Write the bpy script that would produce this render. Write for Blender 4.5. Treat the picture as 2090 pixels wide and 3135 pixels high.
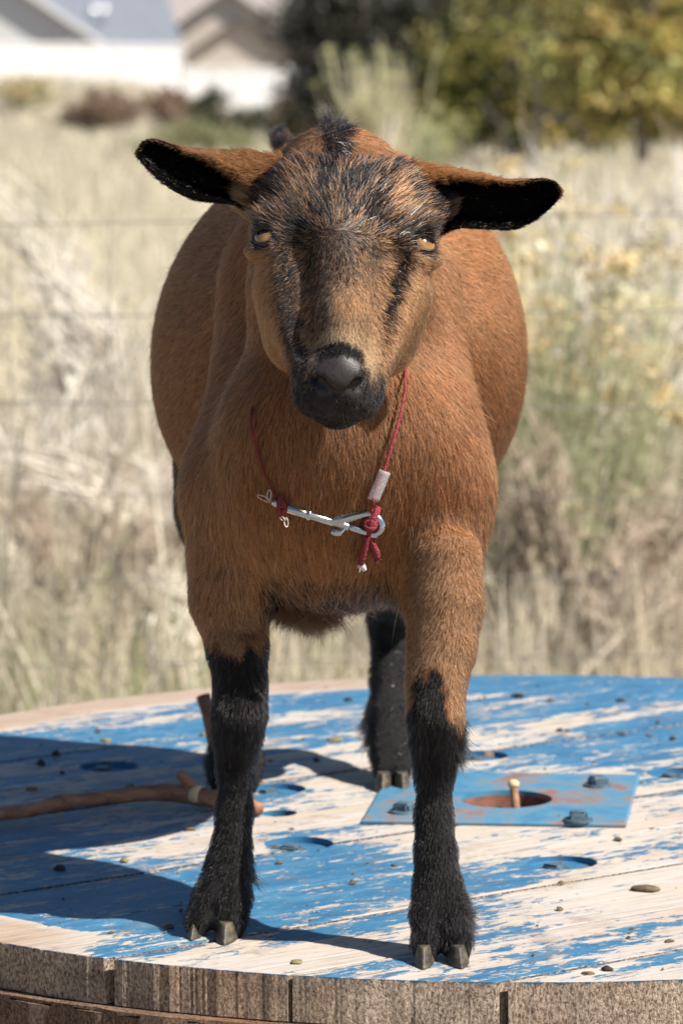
import bpy, bmesh, math, random
import numpy as np
from mathutils import Vector, Matrix
from mathutils.bvhtree import BVHTree

for o in list(bpy.data.objects):
    bpy.data.objects.remove(o)
S = bpy.context.scene
C = S.collection
rng = np.random.default_rng(7)
random.seed(7)

# ------------------------------------------------------------------ camera, world, sun, exposure
FPX = 9800.0            # focal length in units of 1/1568 of the picture width
T = 0.75                # height of the spool top
CAMZ = T + 0.69
PITCH = math.atan((1176 + 60) / FPX)
cam = bpy.data.cameras.new('camera')
cam.sensor_fit = 'HORIZONTAL'; cam.sensor_width = 36.0
cam.lens = FPX / 1568 * 36.0
cam.clip_start = 0.05; cam.clip_end = 2000
cam.dof.use_dof = True
cam.dof.focus_distance = 2.90
cam.dof.aperture_fstop = 20.5
camo = bpy.data.objects.new('camera', cam); C.objects.link(camo)
camo.location = (0, 0, CAMZ)
ROLL = math.radians(-0.5)
camo.rotation_euler = (Matrix.Rotation(math.pi / 2 - PITCH, 3, 'X') @ Matrix.Rotation(ROLL, 3, 'Z')).to_euler()
S.camera = camo

SUN_EL = math.radians(49); SUN_AZ = math.radians(62)      # from the right, behind the camera
sdir = Vector((math.cos(SUN_EL) * math.sin(SUN_AZ), -math.cos(SUN_EL) * math.cos(SUN_AZ), math.sin(SUN_EL)))
W = bpy.data.worlds.new('World'); S.world = W; W.use_nodes = True
wn = W.node_tree
bg = wn.nodes['Background']
sky = wn.nodes.new('ShaderNodeTexSky'); sky.sky_type = 'NISHITA'; sky.sun_disc = False
sky.sun_elevation = SUN_EL
sky.sun_rotation = math.atan2(sdir.x, sdir.y)
wn.links.new(sky.outputs[0], bg.inputs[0]); bg.inputs[1].default_value = 0.050
sky.ozone_density = 3.0; sky.air_density = 1.2; sky.dust_density = 0.4
sun = bpy.data.lights.new('sun', 'SUN'); sun.energy = 4.9; sun.angle = math.radians(0.5); sun.color = (1, 0.94, 0.86)
suno = bpy.data.objects.new('sun', sun); C.objects.link(suno)
suno.rotation_euler = sdir.to_track_quat('Z', 'Y').to_euler()
S.view_settings.view_transform = 'Standard'; S.view_settings.look = 'None'
S.view_settings.gamma = 1.0; S.view_settings.exposure = 0.80
S.cycles.transparent_max_bounces = 16

# ------------------------------------------------------------------ helpers
ROLL = ROLL
def wp(px, py, Y):
    """world point on the sight line of a photo position (1568 x 2352) at depth Y"""
    u = ((px - 784) * math.cos(ROLL) + (py - 1176) * math.sin(ROLL)) / FPX; v = ((px - 784) * math.sin(ROLL) + (1176 - py) * math.cos(ROLL)) / FPX
    cy = math.cos(PITCH) + v * math.sin(PITCH); cz = -math.sin(PITCH) + v * math.cos(PITCH)
    k = Y / cy
    return np.array([u * k, Y, CAMZ + cz * k])
def wt(px, py, z=None):
    """world point on the plane z"""
    z = T if z is None else z
    u = ((px - 784) * math.cos(ROLL) + (py - 1176) * math.sin(ROLL)) / FPX; v = ((px - 784) * math.sin(ROLL) + (1176 - py) * math.cos(ROLL)) / FPX
    cy = math.cos(PITCH) + v * math.sin(PITCH); cz = -math.sin(PITCH) + v * math.cos(PITCH)
    k = (z - CAMZ) / cz
    return np.array([u * k, cy * k, z])

def tag(o, label=None, cat=None, group=None, kind=None):
    if label: o['label'] = label
    if cat: o['category'] = cat
    if group: o['group'] = group
    if kind: o['kind'] = kind
    return o
def thing(name, loc, label, cat, group=None, rotz=0):
    o = bpy.data.objects.new(name, None); C.objects.link(o)
    o.location = loc; o.rotation_euler = (0, 0, rotz); o.empty_display_size = 0.05
    return tag(o, label, cat, group)
def put(name, me, mat, parent=None, local=False):
    o = bpy.data.objects.new(name, me); C.objects.link(o)
    if mat is not None:
        me.materials.clear(); me.materials.append(mat)
    if parent is not None:
        o.parent = parent
        if not local:
            bpy.context.view_layer.update()
            o.matrix_parent_inverse = parent.matrix_world.inverted()
    return o
def mesh_np(name, V, F, col=None, smooth=True):
    V = np.asarray(V, np.float32); F = np.asarray(F, np.int32)
    me = bpy.data.meshes.new(name)
    k = F.shape[1]
    me.vertices.add(len(V)); me.vertices.foreach_set('co', V.ravel())
    me.loops.add(F.size); me.loops.foreach_set('vertex_index', F.ravel())
    me.polygons.add(len(F))
    me.polygons.foreach_set('loop_start', np.arange(len(F), dtype=np.int32) * k)
    me.polygons.foreach_set('use_smooth', np.full(len(F), smooth, dtype=bool))
    me.update(calc_edges=True)
    if col is not None:
        a = me.color_attributes.new('col', 'FLOAT_COLOR', 'POINT')
        c = np.ones((len(V), 4), np.float32); c[:, :3] = col
        a.data.foreach_set('color', c.ravel())
    me.validate()
    return me
def bm_mesh(name, bm, smooth=False):
    me = bpy.data.meshes.new(name); bm.to_mesh(me); bm.free()
    for p in me.polygons: p.use_smooth = smooth
    return me
def join_np(parts):
    Vs, Fs, Cs, off = [], [], [], 0
    for p in parts:
        Vs.append(p[0]); Fs.append(np.asarray(p[1]) + off); off += len(p[0])
        if len(p) > 2: Cs.append(p[2])
    return np.concatenate(Vs), np.concatenate(Fs), (np.concatenate(Cs) if Cs else None)

def hash3(i, j, k, s=0):
    h = (i.astype(np.int64) * 374761393 + j.astype(np.int64) * 668265263 + k.astype(np.int64) * 2147483647 + s * 1274126177) & 0xffffffff
    h = ((h ^ (h >> 13)) * 1274126177) & 0xffffffff
    h = ((h ^ (h >> 16)) * 2246822519) & 0xffffffff
    return ((h ^ (h >> 15)) & 0xffffff) / float(0xffffff)
def vnoise(P, scale, s=0):
    """value noise 0..1"""
    Q = P * scale; I = np.floor(Q).astype(np.int64); f = Q - I; f = f * f * (3 - 2 * f)
    r = 0
    for a in (0, 1):
        for b in (0, 1):
            for c in (0, 1):
                w = (f[:, 0] if a else 1 - f[:, 0]) * (f[:, 1] if b else 1 - f[:, 1]) * (f[:, 2] if c else 1 - f[:, 2])
                r = r + w * hash3(I[:, 0] + a, I[:, 1] + b, I[:, 2] + c, s)
    return r
def sstep(a, b, x):
    t = np.clip((x - a) / (b - a), 0, 1); return t * t * (3 - 2 * t)

# --- tubes and ribbons, many at once
def tubes(P, R, sides=6, cap=True):
    """P (N,K,3), R (N,K) -> V,F(quads)"""
    P = np.asarray(P, float); R = np.asarray(R, float)
    N, K, _ = P.shape
    Tn = np.gradient(P, axis=1); Tn /= np.linalg.norm(Tn, axis=2, keepdims=True) + 1e-12
    ref = np.zeros_like(Tn); ref[..., 2] = 1.0
    m = np.abs(Tn[:, :, 2]).mean(axis=1) > 0.8
    ref[m] = (0.9, 0.3, 0.0)
    A = np.cross(Tn, ref); A /= np.linalg.norm(A, axis=2, keepdims=True) + 1e-12
    B = np.cross(Tn, A)
    ang = np.arange(sides) / sides * 2 * math.pi
    V = P[:, :, None, :] + R[:, :, None, None] * (A[:, :, None, :] * np.cos(ang)[None, None, :, None] + B[:, :, None, :] * np.sin(ang)[None, None, :, None])
    idx = np.arange(N * K * sides).reshape(N, K, sides)
    a = idx[:, :-1, :]; b = idx[:, 1:, :]
    F = np.stack([a, np.roll(a, -1, 2), np.roll(b, -1, 2), b], -1).reshape(-1, 4)
    V = V.reshape(-1, 3)
    if cap:
        # close ends with a centre vertex (degenerate quads avoided by triangles as quads with mid)
        c0 = P[:, 0]; c1 = P[:, -1]
        n0 = len(V); V = np.concatenate([V, c0, c1])
        ex = []
        h = sides // 2
        for s in range(0, sides - 1, 2):
            ex.append(np.stack([np.arange(N) + n0, idx[:, 0, (s + 2) % sides], idx[:, 0, s + 1], idx[:, 0, s]], -1))
            ex.append(np.stack([np.arange(N) + n0 + N, idx[:, -1, s], idx[:, -1, s + 1], idx[:, -1, (s + 2) % sides]], -1))
        if sides % 2 == 0:
            F = np.concatenate([F] + ex)
    return V, F
def ribbons(P, Wd, side):
    """P (N,K,3), Wd (N,K) half widths, side (N,3)"""
    N, K, _ = P.shape
    L = P - side[:, None, :] * Wd[..., None]; R = P + side[:, None, :] * Wd[..., None]
    V = np.stack([L, R], 2).reshape(-1, 3)
    idx = np.arange(N * K * 2).reshape(N, K, 2)
    F = np.stack([idx[:, :-1, 0], idx[:, :-1, 1], idx[:, 1:, 1], idx[:, 1:, 0]], -1).reshape(-1, 4)
    return V, F
def spline(pts, n):
    """Catmull-Rom through pts"""
    P = np.asarray(pts, float); P = np.vstack([2 * P[0] - P[1], P, 2 * P[-1] - P[-2]])
    m = len(P) - 3; t = np.linspace(0, m - 1e-6, n); i = t.astype(int); f = (t - i)[:, None]
    a, b, c, d = P[i], P[i + 1], P[i + 2], P[i + 3]
    return 0.5 * (2 * b + (c - a) * f + (2 * a - 5 * b + 4 * c - d) * f ** 2 + (-a + 3 * b - 3 * c + d) * f ** 3)

# --- materials
def new_mat(name, rough=0.8, spec=0.3):
    m = bpy.data.materials.new(name); m.use_nodes = True
    b = m.node_tree.nodes['Principled BSDF']
    b.inputs['Roughness'].default_value = rough
    b.inputs['Specular IOR Level'].default_value = spec
    return m, m.node_tree, b
def N_(nt, t, **kw):
    n = nt.nodes.new(t)
    for k, v in kw.items(): setattr(n, k, v)
    return n
def math_(nt, op, a, b=None, clamp=False):
    n = nt.nodes.new('ShaderNodeMath'); n.operation = op; n.use_clamp = clamp
    for i, x in enumerate((a, b)):
        if x is None: continue
        if isinstance(x, (int, float)): n.inputs[i].default_value = x
        else: nt.links.new(x, n.inputs[i])
    return n.outputs[0]
def mixc(nt, f, a, b, mode='MIX'):
    n = nt.nodes.new('ShaderNodeMix'); n.data_type = 'RGBA'; n.blend_type = mode
    for i, x in ((0, f), (6, a), (7, b)):
        if isinstance(x, (int, float)): n.inputs[i].default_value = x
        elif isinstance(x, tuple): n.inputs[i].default_value = (*x, 1)
        else: nt.links.new(x, n.inputs[i])
    return n.outputs[2]
def noise(nt, vec, scale, detail=4, rough=0.6, dist=0.0):
    n = nt.nodes.new('ShaderNodeTexNoise')
    n.inputs['Scale'].default_value = scale; n.inputs['Detail'].default_value = detail
    n.inputs['Roughness'].default_value = rough; n.inputs['Distortion'].default_value = dist
    if vec is not None: nt.links.new(vec, n.inputs['Vector'])
    return n.outputs['Fac']
def mapping(nt, vec, loc=(0, 0, 0), rot=(0, 0, 0), sc=(1, 1, 1)):
    n = nt.nodes.new('ShaderNodeMapping')
    n.inputs['Location'].default_value = loc; n.inputs['Rotation'].default_value = rot; n.inputs['Scale'].default_value = sc
    nt.links.new(vec, n.inputs['Vector']); return n.outputs[0]
def ramp(nt, fac, stops, interp='LINEAR'):
    n = nt.nodes.new('ShaderNodeValToRGB'); n.color_ramp.interpolation = interp
    e = n.color_ramp.elements
    while len(e) < len(stops): e.new(0.5)
    for x, (p, c) in zip(e, stops): x.position = p; x.color = (*c, 1) if isinstance(c, tuple) else (c, c, c, 1)
    nt.links.new(fac, n.inputs[0]); return n.outputs[0]
def bump(nt, h, strength=0.5, dist=0.001, prev=None):
    n = nt.nodes.new('ShaderNodeBump'); n.inputs['Strength'].default_value = strength; n.inputs['Distance'].default_value = dist
    nt.links.new(h, n.inputs['Height'])
    if prev is not None: nt.links.new(prev, n.inputs['Normal'])
    return n.outputs[0]
def attr_mat(name, rough=0.8, spec=0.2, trans=0.0, var=0.15):
    m, nt, b = new_mat(name, rough, spec)
    a = N_(nt, 'ShaderNodeAttribute', attribute_name='col')
    tc = N_(nt, 'ShaderNodeTexCoord')
    nz = noise(nt, tc.outputs['Object'], 9.0, 3)
    f = ramp(nt, nz, [(0.3, 1 - var), (0.7, 1 + var)])
    c = mixc(nt, 1.0, a.outputs['Color'], f, 'MULTIPLY')
    nt.links.new(c, b.inputs['Base Color'])
    if trans > 0:
        tr = N_(nt, 'ShaderNodeBsdfTranslucent'); nt.links.new(c, tr.inputs[0])
        mx = N_(nt, 'ShaderNodeMixShader'); mx.inputs[0].default_value = trans
        nt.links.new(b.outputs[0], mx.inputs[1]); nt.links.new(tr.outputs[0], mx.inputs[2])
        nt.links.new(mx.outputs[0], nt.nodes['Material Output'].inputs['Surface'])
    return m
def plain(name, col, rough=0.7, spec=0.3, metal=0.0, var=0.2, scale=40, bmp=0.0):
    m, nt, b = new_mat(name, rough, spec)
    tc = N_(nt, 'ShaderNodeTexCoord')
    nz = noise(nt, tc.outputs['Object'], scale, 5)
    f = ramp(nt, nz, [(0.25, 1 - var), (0.75, 1 + var)])
    nt.links.new(mixc(nt, 1.0, col, f, 'MULTIPLY'), b.inputs['Base Color'])
    b.inputs['Metallic'].default_value = metal
    if bmp: nt.links.new(bump(nt, nz, 0.6, bmp), b.inputs['Normal'])
    return m
def pal(cols, n, jit=0.12):
    c = np.array(cols, float)[rng.integers(0, len(cols), n)]
    return c * (1 + rng.normal(0, jit, (n, 1)))
# ------------------------------------------------------------------ ground
def ground_z(X, Y):
    X = np.asarray(X, float); Y = np.asarray(Y, float)
    z = -0.027 * np.clip(Y - 12, 0, 190)
    z = z + 1.5 * sstep(-3, -9, X) * sstep(70, 160, Y) 
    z = z + 0.05 * np.sin(X * 0.9 + 0.7 * np.sin(Y * 0.31)) * np.sin(Y * 0.6) * sstep(6, 12, Y)
    return z
ys = np.concatenate([np.arange(-8, 30, 0.5), np.arange(30, 120, 2.5), np.arange(120, 300, 8), np.arange(300, 1400, 60)])
xs = np.concatenate([-np.geomspace(20, 700, 22)[::-1], np.arange(-19.5, 20, 0.5), np.geomspace(20, 700, 22)])
GX, GY = np.meshgrid(xs, ys, indexing='ij')
GV = np.stack([GX.ravel(), GY.ravel(), ground_z(GX, GY).ravel()], -1)
gi = np.arange(GX.size).reshape(GX.shape)
GF = np.stack([gi[:-1, :-1], gi[1:, :-1], gi[1:, 1:], gi[:-1, 1:]], -1).reshape(-1, 4)
m, nt, b = new_mat('dry_soil', 0.95, 0.1)
tc = N_(nt, 'ShaderNodeTexCoord')
n1 = noise(nt, tc.outputs['Object'], 1.3, 8, 0.7)
n2 = noise(nt, tc.outputs['Object'], 14, 6, 0.7)
c1 = ramp(nt, n1, [(0.35, (0.17, 0.135, 0.10)), (0.6, (0.29, 0.24, 0.18)), (0.75, (0.21, 0.20, 0.125))])
c2 = ramp(nt, n2, [(0.3, 0.65), (0.7, 1.2)])
nt.links.new(mixc(nt, 1.0, c1, c2, 'MULTIPLY'), b.inputs['Base Color'])
nt.links.new(bump(nt, n2, 0.8, 0.03), b.inputs['Normal'])
g = put('ground', mesh_np('ground', GV, GF), m); tag(g, kind='structure')

# ------------------------------------------------------------------ grass (stuff)
def px2x(px, Y): return (px - 784) / FPX * Y
def blades(X, Y, h, w, cols, lean=0.35, z0=None, seg=3):
    n = len(X)
    z = ground_z(X, Y) if z0 is None else z0
    base = np.stack([X, Y, z], -1)
    a = rng.uniform(0, 2 * math.pi, n); l = np.abs(rng.normal(0, lean, n))
    d = np.stack([np.cos(a) * l, np.sin(a) * l, np.ones(n)], -1)
    s = np.linspace(0, 1, seg + 1)
    P = base[:, None, :] + h[:, None, None] * (d[:, None, :] * s[None, :, None])
    P[:, :, :2] += (h * l)[:, None, None] * np.stack([np.cos(a), np.sin(a)], -1)[:, None, :] * (s ** 2)[None, :, None]
    P[:, :, 2] -= (h * l * 0.5)[:, None] * (s ** 2)[None, :]
    sa = rng.uniform(-0.9, 0.9, n)
    side = np.stack([np.cos(sa), np.sin(sa), np.zeros(n)], -1)
    Wd = w[:, None] * (1 - s[None, :] ** 1.5 * 0.85) * 0.5
    V, F = ribbons(P, Wd, side)
    return V, F, np.repeat(cols, (seg + 1) * 2, axis=0)
grass_mat = attr_mat('dry_grass', 0.75, 0.15, trans=0.45)
def field(n, Y0, Y1, pw=1.0, margin=1.2):
    u = rng.random(n) ** pw
    Y = Y0 * (Y1 / Y0) ** u
    X = rng.uniform(-1, 1, n) * (0.083 * Y + margin)
    return X, Y
# far pale grass
straw = [(0.84, 0.75, 0.54), (0.80, 0.72, 0.56), (0.88, 0.81, 0.62), (0.70, 0.62, 0.49), (0.80, 0.73, 0.52)]
parts = []
X, Y = field(52000, 13, 170, 0.9)
p = vnoise(np.stack([X, Y, Y * 0], -1), 0.35, 3)
k = p < 0.62 + 0.2 * rng.random(len(X)); X, Y = X[k], Y[k]
n = len(X); sc = np.clip(Y / 18, 0.9, 3.5)
h = rng.uniform(0.3, 0.62, n) * np.interp(Y, [13, 20, 45, 170], [1.2, 0.9, 0.75, 0.75]) * (1 - .5 * sstep(0, 1, X) * sstep(22, 32, Y) * sstep(80, 66, Y))
parts.append(blades(X, Y, h, 0.007 * sc * rng.uniform(0.6, 1.6, n), pal(straw, n)))
go = put('pale_meadow_grass', mesh_np('pale_meadow_grass', *join_np(parts)), grass_mat)
tag(go, 'tall pale straw grass covering the field beyond the wire fence', 'grass', kind='stuff')
# near straw and green grass at the back of the spool
parts = []
X, Y = field(15000, 5.6, 12.5)
n = len(X)
left = sstep(0.15, -0.35, X / (0.083 * Y))
h = rng.uniform(0.15, 0.48, n) * (0.75 + 0.25 * left) * np.where(rng.random(n) < 0.06, 1.5, 1.0)
c = pal([(0.70, 0.61, 0.44), (0.66, 0.58, 0.44), (0.80, 0.73, 0.58), (0.54, 0.46, 0.34), (0.60, 0.52, 0.40)], n)
green = rng.random(n) < (0.12 + 0.5 * left * sstep(9.5, 7.0, Y))
c[green] = pal([(0.34, 0.42, 0.17), (0.42, 0.46, 0.22), (0.38, 0.40, 0.20)], green.sum()); h[green] *= 0.62
parts.append(blades(X, Y, h, 0.006 * rng.uniform(0.5, 1.7, n), c, lean=0.3))
go = put('tufted_grass', mesh_np('tufted_grass', *join_np(parts)), grass_mat)
tag(go, 'straw and green grass tufts growing along the fence behind the spool', 'grass', kind='stuff')

# ------------------------------------------------------------------ shrubs
twig_mat = attr_mat('dead_twigs', 0.85, 0.15)
leaf_mat = attr_mat('leaves', 0.5, 0.35, trans=0.42, var=0.25)
def twig_paths(base, n, length, spread, droop=0.2, K=6, wob=0.12, up=1.0, basew=0.06):
    a = rng.uniform(0, 2 * math.pi, n); e = rng.random(n) ** 0.7 * spread
    d = np.stack([np.cos(a) * np.sin(e), np.sin(a) * np.sin(e), np.cos(e) * up], -1)
    L = length * rng.uniform(0.55, 1.0, n)
    s = np.linspace(0, 1, K)
    b0 = base + np.stack([np.cos(a), np.sin(a), 0 * a], -1) * basew * rng.random((n, 1))
    P = b0[:, None, :] + d[:, None, :] * (L[:, None] * s[None, :])[..., None]
    w = np.cumsum(rng.normal(0, wob / K, (n, K, 3)), axis=1) * L[:, None, None]; w[:, 0] = 0
    P = P + w * 1.6
    P[:, :, 2] -= droop * L[:, None] * s[None, :] ** 2 * np.sin(e)[:, None]
    return P, L
def side_twigs(P, m, lf, K=4, ang=0.7):
    N, Kp, _ = P.shape
    i = rng.integers(0, N, m); t = rng.uniform(0.35, 0.98, m) * (Kp - 1)
    j = np.minimum(t.astype(int), Kp - 2); f = (t - j)[:, None]
    p0 = P[i, j] * (1 - f) + P[i, j + 1] * f
    d = P[i, j + 1] - P[i, j]; d /= np.linalg.norm(d, axis=1, keepdims=True)
    r = rng.normal(0, 1, (m, 3)); d = d + r * ang * 0.6; d[:, 2] += 0.15
    d /= np.linalg.norm(d, axis=1, keepdims=True)
    L = lf * rng.uniform(0.4, 1, m)
    s = np.linspace(0, 1, K)
    Q = p0[:, None] + d[:, None] * (L[:, None] * s)[..., None]
    w = np.cumsum(rng.normal(0, 0.08 / K, (m, K, 3)), axis=1) * L[:, None, None]; w[:, 0] = 0
    return Q + w
def leafs(P, size, cols, asp=0.5):
    n = len(P)
    d = rng.normal(0, 1, (n, 3)); d /= np.linalg.norm(d, axis=1, keepdims=True)
    r = rng.normal(0, 1, (n, 3)); s = np.cross(d, r); s /= np.linalg.norm(s, axis=1, keepdims=True)
    sz = size * rng.uniform(0.6, 1.3, n)[:, None]
    V = np.stack([P - d * sz * 0.5, P + s * sz * asp * 0.5, P + d * sz * 0.5, P - s * sz * asp * 0.5], 1).reshape(-1, 3)
    F = np.arange(4 * n).reshape(n, 4)
    return V, F, np.repeat(cols, 4, axis=0)
def dead_brush(loc, H, spread, n, m, label, cols, group, thick=0.0055):
    loc = np.array(loc); t = thing('dead_bush', loc, label, 'bush', group)
    # stems arch outwards in matted bundles that share a path
    nb = 20; B_, LB = twig_paths(loc, nb, H * 1.25, spread * 1.1, 0.75, K=7, wob=.22)
    bi = rng.integers(0, nb, n); s_ = np.linspace(0, 1, 7)
    P = B_[bi] + rng.normal(0, 1, (n, 1, 3)) * (0.012 + 0.055 * s_)[None, :, None] * H + rng.normal(0, .008, (n, 7, 3))
    P = loc + (P - loc) * rng.uniform(.75, 1.1, (n, 1, 1)); P[:, :, 2] = np.maximum(P[:, :, 2], loc[2] + .01)
    R = np.linspace(1, 0.45, P.shape[1])[None, :] * thick * rng.uniform(0.6, 1.4, (n, 1))
    V1, F1 = tubes(P, R, 4, False)
    put('stem', mesh_np('stem', V1, F1, np.repeat(pal(cols, n), P.shape[1] * 4, axis=0)), twig_mat, t)
    Q = side_twigs(P, m, H * 0.22)
    R = np.linspace(1, 0.4, 4)[None, :] * thick * 0.45 * np.ones((m, 1))
    V2, F2 = tubes(Q, R, 3, False)
    put('twigs', mesh_np('twigs', V2, F2, np.repeat(pal(cols, m), 12, axis=0)), twig_mat, t)
    return t
grey = [(0.66, 0.60, 0.52), (0.76, 0.70, 0.61), (0.56, 0.50, 0.43), (0.70, 0.62, 0.50), (0.80, 0.76, 0.68)]
brown = [(0.42, 0.33, 0.25), (0.58, 0.49, 0.39), (0.26, 0.20, 0.15), (0.50, 0.41, 0.30)]
db = [(70, 10.3, 0.85, 1.35, 'grey dead bush of leaning twigs at the left edge of the photo', grey),
      (300, 11.3, 0.80, 1.40, 'wide grey dead bush left of the goat, second from the left edge', grey),
      (480, 9.6, 0.62, 1.35, 'low grey dead bush beside the goat\'s left-hand flank', grey),
      (190, 9.0, 0.45, 1.30, 'small brownish dead bush low in the grass at lower left', brown),
      (-20, 13.0, 0.95, 1.20, 'tall grey dead bush cut by the left edge of the photo', grey),
      (1190, 10.4, 0.55, 1.35, 'dark brown dead bush low behind the goat\'s right-hand shoulder', brown),
      (1330, 8.7, 0.50, 1.35, 'brown dead bush in the middle of the lower right grass', brown),
      (1540, 9.2, 0.60, 1.35, 'brown tangled dead bush at the lower right edge of the photo', brown),
      (1450, 11.5, 0.85, 1.30, 'grey dead bush right of the flowering shrub', grey),
      (1580, 12.8, 1.05, 1.20, 'tall grey dead bush at the right edge of the photo', grey),
      (740, 9.0, 0.5, 1.30, 'grey dead bush seen between the legs of the goat', grey),
      (960, 12.0, 0.8, 1.30, 'grey dead bush mostly hidden behind the goat', grey)]
for px, Y, H, sp, lab, cols in db:
    x = px2x(px, Y)
    dead_brush((x, Y, float(ground_z(x, Y))), H, sp, 260, 1500, lab, cols, 'dead bushes along the wire fence')
def flower_bush(px, Y, H, spread, n, nf, label, fs=0.03, scols=((0.34, 0.37, 0.20), (0.42, 0.42, 0.26), (0.30, 0.31, 0.18)), lean=0.0, fl=((0.76, 0.64, 0.38), (0.82, 0.74, 0.50), (0.72, 0.58, 0.34), (0.76, 0.71, 0.52))):
    x = px2x(px, Y); loc = np.array([x, Y, float(ground_z(x, Y))])
    t = thing('rabbitbrush', loc, label, 'shrub', 'yellow flowering shrubs in the field')
    P, L = twig_paths(loc, n, H, spread, 0.1, wob=0.10, basew=0.12)
    P[:, :, 0] += lean * np.linspace(0, 1, P.shape[1])[None, :] ** 1.5
    R = np.linspace(1, 0.4, P.shape[1])[None, :] * 0.0035 * np.ones((n, 1)) * max(1, Y / 14)
    V1, F1 = tubes(P, R, 4, False)
    put('stem', mesh_np('stem', V1, F1, np.repeat(pal(scols, n), P.shape[1] * 4, axis=0)), twig_mat, t)
    i = rng.integers(0, n, nf * 7); u = rng.uniform(0.25, 0.95, nf * 7) * (P.shape[1] - 1); j = np.minimum(u.astype(int), P.shape[1] - 2); f = (u - j)[:, None]
    q = P[i, j] * (1 - f) + P[i, j + 1] * f + rng.normal(0, 0.012, (nf * 7, 3))
    put('leaves', mesh_np('leaves', *leafs(q, 0.045 * max(1, Y / 16), pal([(0.48, 0.48, 0.29), (0.58, 0.55, 0.37), (0.54, 0.51, 0.32)], len(q)), 0.18)), leaf_mat, t)
    # flower heads: small domed clusters at the ends of the stems
    tips = P[rng.integers(0, n, nf), -1] + rng.normal(0, 0.012, (nf, 3))
    m_ = 34
    cc = np.repeat(tips, m_, axis=0) + rng.normal(0, 1, (nf * m_, 3)) * np.array([1, 1, 0.6]) * fs * 0.5 * np.repeat(rng.uniform(0.5, 1.3, (nf, 1)), m_, axis=0)
    col = np.repeat(pal(fl, nf, 0.1), m_, axis=0) * (1 + rng.normal(0, 0.1, (nf * m_, 1)))
    put('flowers', mesh_np('flowers', *leafs(cc, fs * 0.42, col, 0.7)), leaf_mat, t)
    return t
flower_bush(1225, 9.4, 1.02, 0.42, 120, 110, 'tall shrub with pale yellow flower clusters right behind the goat', 0.045)
flower_bush(1330, 9.9, 0.80, 0.55, 110, 90, 'lower yellow flowered shrub right of the tallest one', 0.042)
flower_bush(1500, 10.6, 0.60, 0.6, 80, 60, 'small yellow flowered shrub near the right edge of the photo', 0.036)
flower_bush(880, 38, 1.5, 0.30, 150, 45, 'feathery yellow-green shrub in front of the dark conifer', 0.06, lean=-0.1, scols=((0.58, 0.54, 0.36), (0.64, 0.58, 0.40)), fl=((0.62, 0.60, 0.32), (0.56, 0.55, 0.30)))
flower_bush(970, 41, 1.0, 0.5, 90, 40, 'low yellow-green shrub just right of the feathery one', 0.06, fl=((0.62, 0.60, 0.32), (0.56, 0.55, 0.30)))
flower_bush(70, 112, 1.0, 1.15, 90, 90, 'pale yellow-green shrub at the far left foot of the long white fence', 0.16)

def leafy_bush(px, Y, H, Wd, n, cols, label, leaf=0.06, dz=0.0):
    x = px2x(px, Y); loc = np.array([x, Y, float(ground_z(x, Y))])
    t = thing('leafy_bush', loc, label, 'bush', 'small bushes in the middle of the field')
    P, L = twig_paths(loc, 60, H * 0.9, 1.1)
    R = np.linspace(1, 0.4, P.shape[1])[None, :] * 0.012 * np.ones((60, 1))
    V1, F1 = tubes(P, R, 4, False)
    put('stem', mesh_np('stem', V1, F1, np.repeat(pal(brown, 60), P.shape[1] * 4, axis=0)), twig_mat, t)
    k = 26
    cen = rng.normal(0, 1, (k, 3)); cen /= np.linalg.norm(cen, axis=1, keepdims=True)
    cen = cen * rng.uniform(0.4, 1, (k, 1)) * np.array([Wd / 2, Wd / 2, H * 0.42]) + loc + np.array([0, 0, H * 0.5])
    q = cen[rng.integers(0, k, n)] + rng.normal(0, 1, (n, 3)) * np.array([Wd, Wd, H]) * 0.085
    q[:, 2] = np.maximum(q[:, 2], loc[2] + 0.02)
    put('foliage', mesh_np('foliage', *leafs(q, leaf, pal(cols, n, 0.2), 0.7)), leaf_mat, t)
    return t
redb = [(0.26, 0.16, 0.12), (0.34, 0.24, 0.17), (0.18, 0.12, 0.10), (0.38, 0.30, 0.20)]
dgr = [(0.10, 0.11, 0.06), (0.06, 0.07, 0.045), (0.15, 0.15, 0.08)]
ogr = [(0.30, 0.30, 0.15), (0.24, 0.26, 0.12), (0.38, 0.37, 0.20)]
leafy_bush(255, 98, 1.15, 1.9, 3200, redb, 'reddish brown bush leftmost below the long white fence', 0.10)
leafy_bush(405, 104, 1.35, 1.4, 2600, redb, 'reddish brown bush below the gap between the two white fences', 0.10)
leafy_bush(490, 96, 1.25, 0.9, 2200, dgr, 'dark bush at the left end of the nearer white fence', 0.10)
leafy_bush(592, 90, 0.9, 0.95, 2200, dgr, 'small dark bush in the centre below the nearer white fence', 0.10)
leafy_bush(440, 66, 0.85, 1.7, 3000, ogr, 'low olive green bush left of the goat\'s poll', 0.07)
leafy_bush(540, 62, 0.6, 1.0, 2200, ogr, 'low olive bush just left of the dark tuft above the goat\'s back', 0.07)
leafy_bush(725, 70, 1.5, 1.3, 4200, dgr + redb, 'dark brownish bush in front of the left foot of the dark conifer', 0.09)

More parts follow.
